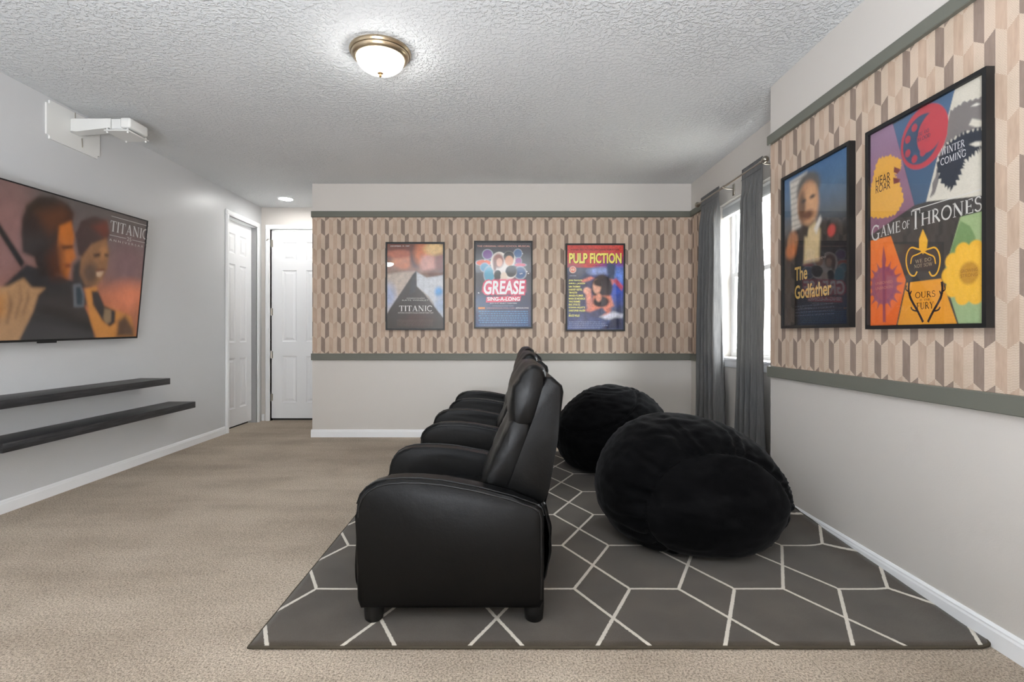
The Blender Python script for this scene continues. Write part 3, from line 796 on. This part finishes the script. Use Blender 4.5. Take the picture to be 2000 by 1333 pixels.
c3.text('A SEXY SCENE', (.04, .357, .16, .368), (190,200,214))
for k, t in enumerate(('JOHN TRAVOLTA', 'SAMUEL L. JACKSON', 'UMA THURMAN', 'HARVEY KEITEL', 'TIM ROTH', 'AMANDA PLUMMER', 'MARIA DE MEDEIROS', 'VING RHAMES', 'ERIC STOLTZ', 'ROSANNA ARQUETTE', 'CHRISTOPHER WALKEN')):
    c3.text(t, (.028, .408+.0356*k, .028+min(.29, .0185*len(t)), .432+.0356*k), (230,226,128), 'sans', .03)
c3.text('AND', (.028, .806, .06, .815), (230,226,128)); c3.text('BRUCE WILLIS', (.028, .822, .22, .848), (230,226,128), 'sans', .03)
for k in range(4): bars(c3, .03, .60+.06*k*(k < 3), .905+.022*k, .010, (124,136,170), 40+k)
poster((.980, YB-.0015, 1.147), 0, .638, .942, c3, 'framed poster with a red top band and large yellow title lettering', .016)

# 4: right wall, farther: blue-grey fading to black, gold blackletter-like title
c4 = Canvas(110, 165, PW, .900)
c4.vgrad([(0, (58,104,150)), (.16, (74,106,136)), (.34, (84,90,96)), (.42, (44,46,50)), (.6, (24,24,28)), (1, (16,20,34))])
c4.poly([(.10, .03), (.40, .02), (.30, .36), (.14, .37)], (206,200,190), .03)
for k in range(9): c4.poly([(.12, .04+.037*k), (.36, .04+.037*k), (.36, .046+.037*k), (.12, .046+.037*k)], (70,66,62), .012, .8)
c4.poly([(.02, .42), (.30, .36), (.52, .36), (.74, .38), (.98, .45), (1, .62), (.9, 1), (.1, 1), (0, .6)], (26,26,28), .05)
c4.ell(.41, .13, .19, .10, (92,88,84), .3); c4.ell(.40, .22, .165, .135, (190,138,98), .25); c4.ell(.45, .24, .12, .12, (212,160,116), .6); c4.ell(.31, .235, .06, .10, (110,76,54), .8)
c4.ell(.40, .30, .10, .03, (120,80,62), .8); c4.ell(.34, .20, .04, .012, (56,40,32), .8); c4.ell(.48, .195, .045, .012, (60,42,34), .8)
c4.poly([(.36, .40), (.52, .36), (.60, .42), (.58, .60), (.34, .60)], (208,184,140), .04); c4.poly([(.34, .36), (.42, .38), (.40, .44), (.32, .42)], (30,28,28), .02)
c4.poly([(.50, .40), (.60, .33), (.62, .36), (.54, .44)], (214,208,200), .02); c4.ell(.76, .445, .055, .035, (184,62,58), .4)
c4.ell(.15, .44, .09, .07, (172,116,80), .5); c4.ell(.12, .50, .09, .05, (190,110,60), .7); c4.streaks(.12, (.04, .37, .26, .55), True, 12); c4.blur(2); c4.mottle(.12, 12); c4.mottle(.1, 40)
c4.text('The', (.19, .615, .40, .705), (196,160,84), 'sans', .02); c4.text('Godfather', (.19, .735, .76, .825), (200,164,88), 'sans', .02)
c4.text('MARLON BRANDO', (.36, .585, .68, .598), (150,140,130))
for k in range(4): bars(c4, .2, .8, .87+.02*k, .008, (62,62,70), 60+k)
poster((XR-.0015, 2.898, 1.1495), -PI/2, .636, .930, c4, 'framed dark poster of a suited man with gold lettering', .018, .034)

# 5: right wall, nearest: coloured panels
def G(x, y):                                             # photograph position of the printed panels to sheet coordinates
    Y = 1013*1.727/(x-985); z = 1.117-(y-652.5)*Y/1013
    return ((2.4505-Y)/.585, (2.0535-z)/.900)
def Ga(q): return [G(1680+x/4.76, 120+y/4.76) for x, y in q]     # upper study crop
def Gb(q): return [G(1680+x/4.76, 380+y/4.76) for x, y in q]     # lower study crop
c5 = Canvas(150, 225, .588, .902)
c5.fill((66,63,61)); c5.streaks(.10, (0, .4, 1, .7), True, 24)
c5.poly([(-.1, -.1)] + Ga([(300, 590)]) + Gb([(497, 105)]) + [(-.1, .545)], ((150,120,146), (112,40,40)), .006)
c5.poly(Ga([(300, 590), (872, 262)]) + Gb([(607, 72), (498, 106)]), ((76,104,136), (40,60,72)), .006)
c5.poly(Ga([(872, 262)]) + [(1.1, -.1), (1.1, .50)] + Ga([(605, 1310)]), (206,200,186), .006)
c5.poly(Gb([(40, 448), (280, 390), (418, 800), (328, 1225), (40, 1260)]), ((232,140,70), (226,104,36)), .006)
c5.poly(Gb([(425, 825), (745, 787), (893, 1215), (338, 1235)]), (226,154,48), .006)
c5.poly(Gb([(920, 215), (1180, 150), (1180, 1210), (905, 1210), (765, 750)]), ((160,178,124), (150,172,128)), .006)
# emblems kept plain: ragged patches, a ring, a leaf, a sunburst, curved twigs, a rosette
def ragged(q, fn, seed, amp=.02, n=7):
    P = fn(q); rn = random.Random(seed); out = []
    for i in range(len(P)):
        a, b = P[i], P[(i+1) % len(P)]
        for k in range(n):
            t = k/n; j = amp*(1 if k % 2 else -.3)*rn.uniform(.5, 1.2)
            dx, dy = b[0]-a[0], b[1]-a[1]; d = math.hypot(dx, dy) or 1
            out.append((a[0]+dx*t - dy/d*j, a[1]+dy*t + dx/d*j*.7))
    return out
c5.poly(ragged([(85, 1240), (110, 1110), (160, 920), (260, 880), (370, 915), (372, 1000), (310, 1060), (352, 1120), (400, 1290), (330, 1420), (220, 1460), (85, 1450)], Ga, 1, -.012), (222,166,70), .006)
c5.poly(Ga([(372, 1010), (310, 985), (305, 1035), (340, 1050)]), (124,66,66), .006); c5.poly(Ga([(370, 1100), (300, 1085), (305, 1145), (350, 1135)]), (124,62,60), .006)
e0, = Ga([(580, 710)])
c5.ell(e0[0], e0[1], .205, .142, (186,66,76), .05, 24); c5.ell(e0[0]-.02, e0[1]+.005, .165, .112, (58,80,106), .06, 24); c5.ell(e0[0]+.06, e0[1]-.01, .11, .09, (186,66,76), .08, 24)
for k in range(7):
    a = 2*PI*k/7; c5.ell(e0[0]-.06+.09*math.cos(a), e0[1]+.01+.075*math.sin(a), .026, .018, (176,64,76), .3)
c5.poly(ragged([(830, 460), (960, 380), (1140, 330), (1140, 640), (1000, 650), (900, 700), (760, 800), (640, 1270), (690, 1230)], Ga, 2, .01), (122,116,114), .006)
c5.poly(ragged([(780, 800), (880, 720), (1000, 660), (1140, 640), (1120, 800), (1060, 850), (960, 930), (930, 1020), (850, 1190), (760, 1150), (700, 980)], Ga, 3, -.02), (44,50,62), .006)
c5.poly(Ga([(1000, 600), (1030, 540), (1130, 560), (1130, 610), (1060, 620)]), (208,202,188), .012); c5.poly(Ga([(1005, 780), (1060, 755), (1130, 750), (1120, 790), (1060, 800)]), (208,202,188), .012)
c5.poly(Ga([(1020, 425), (1070, 395), (1105, 405), (1060, 425)]), (220,216,206), .01)
P = Gb([(575, 325), (620, 430), (610, 520), (575, 560), (540, 510), (540, 420)]); c5.poly(P, (232,174,56), .006)
for s_ in (-1, 1):
    q = [(578+s_*10, 520), (578+s_*60, 510), (578+s_*110, 490), (578+s_*150, 545), (578+s_*160, 640), (578+s_*130, 745), (578+s_*80, 770), (578+s_*55, 720)]
    c5.line(smoothpoly(Gb(q), 2, False), .012, (232,174,56))
    c5.line(smoothpoly(Gb([(578+s_*10, 540), (578+s_*60, 565), (578+s_*105, 580), (578+s_*115, 650)]), 2, False), .010, (232,174,56))
b0, = Gb([(215, 850)])
for k in range(16):
    a = 2*PI*k/16; a1, a2 = a-.2, a+.2
    c5.poly([(b0[0]+.10*math.cos(a1), b0[1]+.075*math.sin(a1)), (b0[0]+.20*math.cos(a), b0[1]+.13*math.sin(a)), (b0[0]+.10*math.cos(a2), b0[1]+.075*math.sin(a2))], (140,74,96), .006, .85)
c5.ell(b0[0], b0[1], .135, .095, (140,74,100), .06, 0, .85); c5.poly(Gb([(195, 620), (212, 480), (236, 610), (222, 700), (232, 1190), (205, 1190), (200, 700)]), (132,68,96), .006, .8)
for s_ in (-1, 1):
    c5.line(smoothpoly(Gb([(600+s_*22, 1190), (600+s_*70, 1090), (600+s_*130, 990), (600+s_*160, 900), (600+s_*150, 815)]), 2, False), .018, (52,40,44))
    for (xa, ya, xb, yb) in ((70, 1090, 135, 1050), (135, 985, 130, 900), (158, 905, 175, 850)): c5.line(smoothpoly(Gb([(600+s_*xa, ya), (600+s_*(xa+xb)/2+s_*18, (ya+yb)/2+10), (600+s_*xb, yb)]), 1, False), .011, (52,40,44))
g0, = Gb([(1000, 735)]); c5.poly(Gb([(920, 250), (1010, 300), (1060, 400), (1060, 560), (900, 620), (815, 880), (765, 750)]), (112,142,92), .01)
for k in range(10):
    a = 2*PI*k/10; c5.ell(g0[0]+.15*math.cos(a), g0[1]+.10*math.sin(a), .055, .036, (232,178,56), .2)
c5.ell(g0[0], g0[1], .165, .112, (234,182,62), .1); c5.ell(g0[0], g0[1], .07, .047, (190,140,48), .3); c5.grain(.03)
def tb(fn, x0, y0, x1, y1):
    a, = fn([(x0, y0)]); b, = fn([(x1, y1)]); return (a[0], a[1], b[0], b[1])
# title: one line across the sheet
gl = Gb([(88, 390)])[0]; gr = Gb([(1110, 112)])[0]
v0, v1 = .478, .548
c5.text('G', (.015, v0, .105, v1+.012), (206,203,198), 'serif'); c5.text('AME', (.115, v0+.012, .315, v1), (206,203,198), 'serif')
c5.text('OF', (.335, v0+.022, .405, v1-.008), (206,203,198), 'serif'); c5.text('T', (.42, v0-.016, .50, v1+.006), (206,203,198), 'serif'); c5.text('HRONES', (.51, v0+.004, .975, v1), (206,203,198), 'serif')
c5.line([(.43, v0-.018), (1.0, v0-.018)], .006, (206,203,198))
c5.text('HEAR', tb(Ga, 140, 1085, 275, 1110), (58,36,30)); c5.text('ME', tb(Ga, 235, 1118, 262, 1128), (58,36,30)); c5.text('ROAR', tb(Ga, 140, 1165, 275, 1185), (58,36,30))
a, = Ga([(745, 880)]); b, = Ga([(975, 880)])
c5.text('WINTER', (a[0], a[1]-.030, b[0]-.01, a[1]+.004), (214,214,216), 'serif'); c5.text('IS', (b[0]-.055, a[1]+.008, b[0]-.02, a[1]+.018), (214,214,216), 'serif'); c5.text('COMING', (a[0]-.005, a[1]+.014, b[0], a[1]+.046), (214,214,216), 'serif')
c5.text('FIRE AND', (e0[0]-.05, e0[1]-.030, e0[0]+.05, e0[1]-.012), (44,60,86), 'serif'); c5.text('BLOOD', (e0[0]-.05, e0[1]-.006, e0[0]+.06, e0[1]+.012), (44,60,86), 'serif')
m, = Gb([(578, 640)]); c5.text('WE DO', (m[0]-.07, m[1]-.020, m[0]+.07, m[1]-.003), (176,160,130), 'serif'); c5.text('NOT SOW', (m[0]-.08, m[1]+.002, m[0]+.08, m[1]+.019), (176,160,130), 'serif')
m, = Gb([(590, 985)]); c5.text('OURS', (m[0]-.082, m[1]-.040, m[0]+.092, m[1]-.010), (62,40,30), 'serif'); c5.text('IS THE', (m[0]-.04, m[1]-.006, m[0]+.05, m[1]+.004), (62,40,30), 'serif'); c5.text('FURY', (m[0]-.068, m[1]+.009, m[0]+.080, m[1]+.042), (62,40,30), 'serif')
c5.text('UNBOWED', (b0[0]-.09, b0[1]-.022, b0[0]+.09, b0[1]-.008), (196,126,110)); c5.text('UNBROKEN', (b0[0]-.09, b0[1]+.004, b0[0]+.09, b0[1]+.018), (196,126,110))
c5.text('GROWING', (g0[0]-.06, g0[1]-.018, g0[0]+.06, g0[1]-.004), (150,104,36)); c5.text('STRONG', (g0[0]-.06, g0[1]+.002, g0[0]+.06, g0[1]+.016), (150,104,36))
poster((XR-.0015, 2.158, 1.1385), -PI/2, .620, .934, c5, 'framed poster of coloured crest panels nearest on the wallpapered wall', .017, .032)

# ------------------------------------------------------------------ television
TW, TH = 1.68, .972
TL = 4.289
T = empty('television', (XL+.08, TL-TW/2, 1.068), PI/2)
T.rotation_mode = 'XYZ'; T.rotation_euler = (math.radians(6.05), math.radians(-1.0), PI/2)
tag(T, 'large wall mounted television showing two people at sunset', 'television')
box('casing', M_DARK, (-TW/2+.01, TW/2-.01, .004, .045, .006, TH-.006), T, bev=.004)
bm = bmesh.new(); b = .008
for q in ((-TW/2, -TW/2+b, 0, TH), (TW/2-b, TW/2, 0, TH), (-TW/2+b, TW/2-b, 0, .014), (-TW/2+b, TW/2-b, TH-b, TH)): add_box(bm, q[0], q[1], -.006, .004, q[2], q[3])
done(bm, 'bezel', M_DARK, T)
box('wall_bracket', M_DARK, (-.3, -.22, .045, .07, .2, .8), T); box('wall_bracket', M_DARK, (.22, .3, .045, .07, .2, .8), T)
box('logo_tab', M_DARK, (-.07, .07, -.004, .006, -.012, 0), T)
sw, sh = TW-2*b, TH-b-.014
# the visible half of the picture, in photograph pixels -> sheet coordinates
def TVp(x, y):
    # intersect the view ray with the leaning screen plane, numerically
    M4 = Matrix.Translation(T.location) @ T.rotation_euler.to_matrix().to_4x4(); Mi = M4.inverted()
    o = Mi @ Vector((0, 0, CAM_H)); d = (Mi.to_3x3() @ Vector(((x-985)/1013, 1, (652.5-y)/1013)))
    k = -o.y/d.y; p = o + d*k
    return ((p.x + sw/2)/sw, 1-(p.z-.014)/sh)
def tv(q): return [TVp(x*340/1333, 340+y*340/1333) for x, y in q]        # study crop coordinates
ct = Canvas(260, 150, sw, sh)
ct.vgrad([(0, (92,86,84)), (.25, (112,98,96)), (.5, (142,104,94)), (.66, (186,112,84)), (.8, (190,112,74)), (1, (120,78,60))])
for (x, y, rx, ry, c) in ((40, 500, .10, .4, (150,110,106)), (980, 700, .12, .2, (128,98,100)), (1000, 950, .12, .12, (226,132,96)), (1060, 1150, .06, .16, (178,110,80))):
    p, = tv([(x, y)]); ct.ell(p[0], p[1], rx, ry, c, 1.2)
ct.poly(tv([(-60, 300), (0, 380), (190, 680), (160, 720), (0, 470), (-60, 380)]), (24,24,26), .006)
ct.poly(tv([(20, 860), (200, 690), (560, 820), (640, 1000), (700, 1130), (730, 1300), (100, 1320)]), (50,48,50), .01)
ct.poly(tv([(560, 700), (640, 620), (700, 860), (640, 880), (680, 1010), (600, 1010), (540, 900)]), (58,54,56), .02)
ct.poly(tv([(300, 1010), (500, 1040), (690, 1120), (700, 1200), (480, 1120), (280, 1050)]), (36,34,36), .02)
ct.poly(tv([(560, 850), (615, 840), (645, 920), (640, 1020), (565, 1020)]), (108,112,118), .008); ct.poly(tv([(580, 870), (612, 860), (632, 930), (628, 1005), (584, 1005)]), (42,62,74), .008)
# nearer figure: dark hair, lit cheek
ct.poly(tv([(165, 340), (200, 240), (290, 170), (420, 175), (520, 230), (560, 300), (555, 380), (500, 470), (420, 780), (300, 790), (260, 640), (170, 600), (160, 450)]), (44,34,32), .015)
ct.poly(tv([(290, 300), (470, 240), (550, 310), (480, 400), (380, 470)]), (92,56,36), .05)
ct.poly(tv([(455, 400), (545, 360), (570, 480), (560, 560), (580, 640), (545, 680), (535, 740), (515, 805), (450, 760), (430, 620)]), (198,112,40), .014)
ct.poly(tv([(430, 520), (470, 560), (480, 700), (500, 800), (400, 800), (360, 640)]), (84,44,24), .05)
ct.poly(tv([(470, 550), (560, 545), (555, 570), (480, 580)]), (74,38,22), .012); ct.poly(tv([(500, 690), (548, 690), (540, 715), (500, 720)]), (126,58,34), .012)
# farther figure
ct.poly(tv([(575, 460), (620, 360), (720, 325), (810, 350), (835, 450), (815, 520), (700, 560), (640, 640), (600, 620)]), (70,52,52), .012)
ct.poly(tv([(700, 400), (820, 360), (835, 440), (810, 500)]), (112,54,44), .03)
ct.poly(tv([(700, 540), (815, 490), (835, 600), (822, 720), (780, 810), (740, 860), (650, 850), (610, 760), (620, 640)]), (150,106,72), .014)
ct.ell(*tv([(690, 760)])[0], .04, .08, (96,74,62), .9); ct.ell(*tv([(790, 600)])[0], .02, .06, (176,122,78), .9)
for q in ([(715, 615), (770, 605), (765, 630), (720, 640)], [(800, 610), (830, 615), (828, 635), (800, 632)]): ct.poly(tv(q), (60,44,40), .01)
ct.poly(tv([(735, 745), (800, 735), (770, 790), (740, 785)]), (206,170,140), .008); ct.poly(tv([(735, 735), (805, 725), (800, 742), (735, 752)]), (110,60,46), .006)
ct.poly(tv([(650, 880), (740, 860), (770, 1000), (900, 1050), (1000, 1090), (1040, 1250), (740, 1262), (690, 1120)]), (212,140,66), .014)
ct.poly(tv([(700, 900), (750, 895), (800, 1010), (885, 1050), (880, 1140), (840, 1170), (780, 1120), (710, 1000)]), (44,42,46), .012)
ct.poly(tv([(800, 1030), (850, 1040), (850, 1130), (815, 1150), (790, 1110)]), (146,120,90), .01); ct.poly(tv([(900, 1130), (960, 1080), (1020, 1180), (1030, 1250), (890, 1250)]), (92,66,50), .03)
# pale ruffled cloth, lower left
ct.poly(tv([(-200, 880), (60, 860), (180, 800), (240, 870), (345, 875), (290, 930), (250, 1060), (190, 1180), (140, 1285), (-200, 1310)]), (186,142,100), .012)
for k, q in enumerate(([(60, 900), (100, 1000), (60, 1150), (40, 1150), (70, 1000)], [(150, 850), (170, 960), (120, 1120), (110, 1110), (150, 960)], [(215, 880), (225, 960), (180, 1080), (170, 1070), (205, 960)], [(-40, 950), (20, 1040), (-20, 1180), (-50, 1180)])):
    ct.poly(tv(q), (120,84,60), .012, .7)
ct.poly(tv([(-100, 960), (30, 940), (20, 1080), (-100, 1100)]), (214,140,60), .05, .8); ct.blur(3); ct.mottle(.13, 22); ct.mottle(.08, 70); ct.grain(.03)
# lettering in the corner of the picture
pa, pb = tv([(848, 360)])[0], tv([(1128, 490)])[0]; va = tv([(845, 350), (845, 440)]); 
u0, u1 = pa[0], pb[0]; ta, tc = va[0][1], va[1][1]
ct.text('TITANIC', (u0, ta, u1, tc), (190,184,180), 'serif'); ct.line([(u0, ta-.030), (u1, ta-.030)], .0028, (176,168,164))
um = (u0+u1)/2
ct.line([(u0, tc+.028), (um-.02, tc+.028)], .0028, (176,168,164)); ct.line([(um+.02, tc+.028), (u1, tc+.028)], .0028, (176,168,164))
ct.text('25', (um-.014, tc+.012, um+.014, tc+.044), (190,180,174)); ct.text('A N N I V E R S A R Y', (u0, tc+.056, u1, tc+.074), (190,180,174))
sc = link('screen', canvas_mesh(ct, 'screen'), M_SCREEN, T); sc.location = (0, -.0005, .014)

# ------------------------------------------------------------------ rug
RZ = .012
def make_rug():
    x0, x1, y0, y1 = -.905, 1.742, 1.835, 4.88
    nx, ny = 110, 90
    def curl(x, y):
        k = max(0, (x-1.58)/.162); top = .006 + .062*max(0, min(1, (y-1.95)/1.2))
        return top*k**2.2
    bm = bmesh.new(); uv = bm.loops.layers.uv.new('UVMap'); cr = .05
    grid = []
    for j in range(ny+1):
        rowv = []
        for i in range(nx+1):
            x = x0+(x1-x0)*i/nx; y = y0+(y1-y0)*j/ny
            if x > x1-cr and y < y0+cr:                               # rounded near corner
                a, b = x-(x1-cr), (y0+cr)-y; m = max(a, b); d = math.hypot(a, b)
                if d > 0: s = m/d; x, y = x1-cr+a*s, y0+cr-b*s
            z = RZ + curl(x, y) + .0012*nz((x*6, y*6, 0))
            rowv.append(bm.verts.new((x, y, z)))
        grid.append(rowv)
    for j in range(ny):
        for i in range(nx):
            f = bm.faces.new((grid[j][i], grid[j][i+1], grid[j+1][i+1], grid[j+1][i])); f.smooth = True
            for l in f.loops: l[uv].uv = (l.vert.co.x, l.vert.co.y)
    edge = [grid[0][i] for i in range(nx+1)] + [grid[j][nx] for j in range(1, ny+1)] + [grid[ny][i] for i in range(nx-1, -1, -1)] + [grid[j][0] for j in range(ny-1, 0, -1)]
    low = [bm.verts.new((v.co.x, v.co.y, max(.0005, v.co.z-RZ+.0005))) for v in edge]; n = len(edge)
    for i in range(n): bm.faces.new((edge[i], low[i], low[(i+1) % n], edge[(i+1) % n]))
    pts = [(v.co.x, v.co.y, v.co.z-.005) for v in edge]
    o = done(bm, 'area_rug', M_RUG)
    tag(o, 'dark taupe area rug with ivory geometric lines under the recliners', 'rug')
    bm = bmesh.new(); tube_mesh(bm, pts, .0062, 6, closed=True); done(bm, 'binding', M_HEM, o, smooth=70)
make_rug()

# ------------------------------------------------------------------ recliners (face -x); local y across, z up from the rug
def puffy(name, prof, y0, y1, mat, parent, n=22, p=5.0, q=2.2, wr=.004, seed=0, sm=2):
    P = smoothpoly(prof, sm); cx = sum(a for a, _ in P)/len(P); cz = sum(b for _, b in P)/len(P)
    bm = bmesh.new(); rings = []
    for j in range(n+1):
        a = -math.cos(PI*j/n); y = (y0+y1)/2 + a*(y1-y0)/2
        s = max(0.0, 1-abs(a)**p)**(1/q); s = .0 if j in (0, n) else max(s, .25)
        if s == 0: rings.append([bm.verts.new((cx, y, cz))]); continue
        r = []
        for (x, z) in P:
            X = cx+(x-cx)*(.55+.45*s); Z = cz+(z-cz)*(.72+.28*s) 
            w_ = wr*(mnoise.noise(Vector((x*7, y*7, z*5+seed))) + .7*mnoise.noise(Vector((x*20, y*9, z*20+seed))))
            d = math.hypot(x-cx, z-cz) or 1
            r.append(bm.verts.new((X+(x-cx)/d*w_, y, Z+(z-cz)/d*w_)))
        rings.append(r)
    m = len(P)
    for A_, B_ in zip(rings[:-1], rings[1:]):
        for i in range(m):
            k = (i+1) % m
            if len(A_) == 1: bm.faces.new((A_[0], B_[k], B_[i]))
            elif len(B_) == 1: bm.faces.new((A_[i], A_[k], B_[0]))
            else: bm.faces.new((A_[i], A_[k], B_[k], B_[i]))
    return done(bm, name, mat, parent, smooth=75)
def make_recliner():
    R = empty('recliner', (0, 2.28, RZ)); z0 = RZ
    arm = [(-.563, .43), (-.560, .470), (-.548, .505), (-.524, .533), (-.490, .553), (-.445, .564), (-.39, .568), (-.319, .567), (-.232, .559), (-.1026, .535), (.029, .501), (.116, .470), (.142, .452), (.151, .425), (.151, .102), (.138, .076), (-.5456, .076), (-.558, .11)]
    arm = [(x, z-z0) for x, z in arm]
    for sgn in (-1, 1):
        ya, yb = (-.325, -.235) if sgn < 0 else (.235, .325)
        bm = bmesh.new(); add_prism(bm, arm, ya, yb, bev=.020, seg=4); a_ = done(bm, 'armrest', M_LEATHER, R, smooth=38)
        yo = ya if sgn < 0 else yb
        cx, cz = -.2, .3
        top = [(x, yo + sgn*(.0015 - .0035), z) for x, z in [(cx+(x-cx)*.966, cz+(z-cz)*.945) for x, z in arm[:15]]]
        bm = bmesh.new(); tube_mesh(bm, top, .0045, 6); done(bm, 'piping', M_PIPE, a_, smooth=80)
        top = [(x, yo - sgn*.018, z) for x, z in [(cx+(x-cx)*1.002, cz+(z-cz)*1.004) for x, z in arm[1:14]]]
        bm = bmesh.new(); tube_mesh(bm, top, .0028, 6); done(bm, 'seam', M_PIPE, a_, smooth=80)
    # seat, folded footrest, underframe
    puffy('seat_cushion', [(-.56, .27), (-.56, .36), (-.53, .41), (-.40, .43), (-.1, .425), (.03, .41), (.04, .27)], -.238, .238, M_LEATHER, R, p=8, seed=3)
    puffy('footrest', [(-.588, .08), (-.597, .16), (-.590, .30), (-.585, .385), (-.56, .41), (-.545, .36), (-.545, .08)], -.236, .236, M_LEATHER, R, p=10, seed=5, sm=2)
    bm = bmesh.new(); add_box(bm, -.53, .12, -.235, .235, .07, .25, bev=.01); done(bm, 'underframe', M_DARK, R)
    # reclined back: frame slab, two cushions
    fr = [(-.02, .46), (.16, .42), (.178, .50), (.213, .70), (.236, .885), (.230, .912), (.19, .945), (.165, .945), (.150, .90), (.122, .80), (.06, .60)]
    fr = [(x, z-z0) for x, z in fr]
    bm = bmesh.new(); add_prism(bm, fr, -.225, .225, bev=.012, seg=3); done(bm, 'back_frame', M_LEATHER, R, smooth=38)
    pr = [(-.085, .44), (-.108, .50), (-.075, .565), (-.040, .64), (.0, .73), (.035, .80), (.11, .80), (.13, .74), (.09, .60), (.055, .46)]
    puffy('back_cushion', [(x, z-z0) for x, z in pr], -.222, .222, M_LEATHER, R, n=30, p=7, q=2.4, wr=.014, seed=9, sm=2)
    pr = [(.02, .735), (.012, .80), (.022, .88), (.050, .955), (.090, .998), (.135, 1.0), (.172, .965), (.176, .90), (.155, .82), (.13, .745), (.075, .722)]
    puffy('head_pillow', [(x, z-z0) for x, z in pr], -.222, .222, M_LEATHER, R, n=30, p=6, q=2.4, wr=.016, seed=12, sm=2)
    # loose cloth behind between the side panels
    bm = bmesh.new(); nu, nv = 16, 20; g = []
    for j in range(nv+1):
        t = j/nv; z = .445 - t*.36
        bul = .155 + .040*math.sin(PI*min(1, t*1.06))**.8 - .012*t
        g.append([bm.verts.new((bul + .006*nz((i*.5, j*.4, 3)) - (.0 if 0 < i < nu else .012), -.262+.524*i/nu, z)) for i in range(nu+1)])
    for j in range(nv):
        for i in range(nu): bm.faces.new((g[j][i], g[j][i+1], g[j+1][i+1], g[j+1][i]))
    o = done(bm, 'back_skirt', M_LEATHER, R, smooth=80); sd = o.modifiers.new('cloth', 'SOLIDIFY'); sd.thickness = .003
    for fx in (-.505, .115):
        for fy in (-.268, .268):
            bm = bmesh.new(); lathe(bm, [(0, 0), (.030, 0), (.035, .006), (.038, .04), (.040, .072), (0, .072)], 20, (fx, fy, .0005)); done(bm, 'foot', M_FOOT, R, smooth=40)
    return R
def copy_tree(o, parent=None):
    c = o.copy(); COL.objects.link(c); c.parent = parent
    for ch in list(o.children): copy_tree(ch, c)
    return c
rec = make_recliner()
G_REC = 'black recliners in a row on the rug'
tag(rec, 'nearest of the three black leather recliners, its whole side panel in view', 'recliner', G_REC)
r2 = copy_tree(rec); r2.location = (.045, 3.505, RZ); tag(r2, 'middle black leather recliner of the row of three', 'recliner', G_REC)
r3 = copy_tree(rec); r3.location = (.09, 4.685, RZ); tag(r3, 'black leather recliner farthest along the row toward the wallpapered end wall', 'recliner', G_REC)
for o in r3.children:
    pass

# ------------------------------------------------------------------ bean bags
def bean_bag(loc, rx, ry, h, ax, th0, lean, label, seed, wk=.0085, tail=(0, 0)):
    root = empty('bean_bag', loc); tag(root, label, 'bean bag', 'black bean bags on the rug')
    bm = bmesh.new(); bmesh.ops.create_icosphere(bm, subdivisions=6, radius=1)
    a = Vector(ax).normalized(); e1 = a.orthogonal().normalized(); e2 = a.cross(e1)
    def shape(d):
        x, y, z = d
        m = (abs(x)**2.12+abs(y)**2.12+abs(z)**2.12)**(-1/2.12)
        pf = 1 - .11*z; p = Vector((x*m*rx*pf, y*m*ry*pf, z*m*h*.545))
        p *= 1 + .034*nz((d.x*1.4, d.y*1.4, d.z*1.4+seed)) + .010*nz((d.x*4, d.y*4, d.z*4+seed))
        ang = d.angle(a); phi = math.atan2(d.dot(e2), d.dot(e1)); o = ang-th0
        amp = math.exp(-abs(o)/.30)
        fr = 26 + 6*nz((phi*2, seed, 0))
        wr = wk*amp*math.sin(fr*phi + 3*nz((phi*3, ang*3, seed)))*(1.0 if o > 0 else .08)
        wr += .011*max(0, d.z)*nz((d.x*4, d.y*4, d.z*24+seed)) + .004*nz((d.x*9, d.y*9, d.z*13+seed))
        groove = -.016*math.exp(-(o/.035)**2)
        p += d*(wr+groove)
        p.x += tail[0]*max(0, d.x)*(1-d.z)*.5; p.z += tail[1]*d.x; p.x += lean[0]*max(0, d.z); p.y += lean[1]*max(0, d.z)
        p.z += h*.465
        if p.z < .06: p.z = .06*math.exp((p.z-.06)/.09) if p.z < .06 else p.z
        return p
    mn = 9
    for v in bm.verts: v.co = shape(v.co.normalized()); mn = min(mn, v.co.z)
    for v in bm.verts: v.co.z -= mn - .0005
    for f in bm.faces: f.smooth = True
    o = done(bm, 'cover', M_SUEDE, root)
    for p in o.data.polygons: p.use_smooth = True
    pts = []
    for k in range(140):
        ph = 2*PI*k/140; d = (a*math.cos(th0) + (e1*math.cos(ph)+e2*math.sin(ph))*math.sin(th0)).normalized()
        p = shape(d); p.z -= mn; pts.append(p + d*.0025)
    bm = bmesh.new(); tube_mesh(bm, pts, .0032, 5, closed=True); done(bm, 'seam', M_SUEDE, root, smooth=80)
    return root
bean_bag((1.002, 2.855, RZ), .493, .495, .665, (.13, -1, -.14), .84, (-.03, .05), 'larger looking black suede bean bag in front, beside the right hand wall', 4, .015, (.0, -.008))
bean_bag((.885, 4.29, RZ), .465, .44, .69, (-.45, -.35, .82), .85, (.02, .02), 'black suede bean bag partly hidden, nearer the end wall and the window', 17, .004)
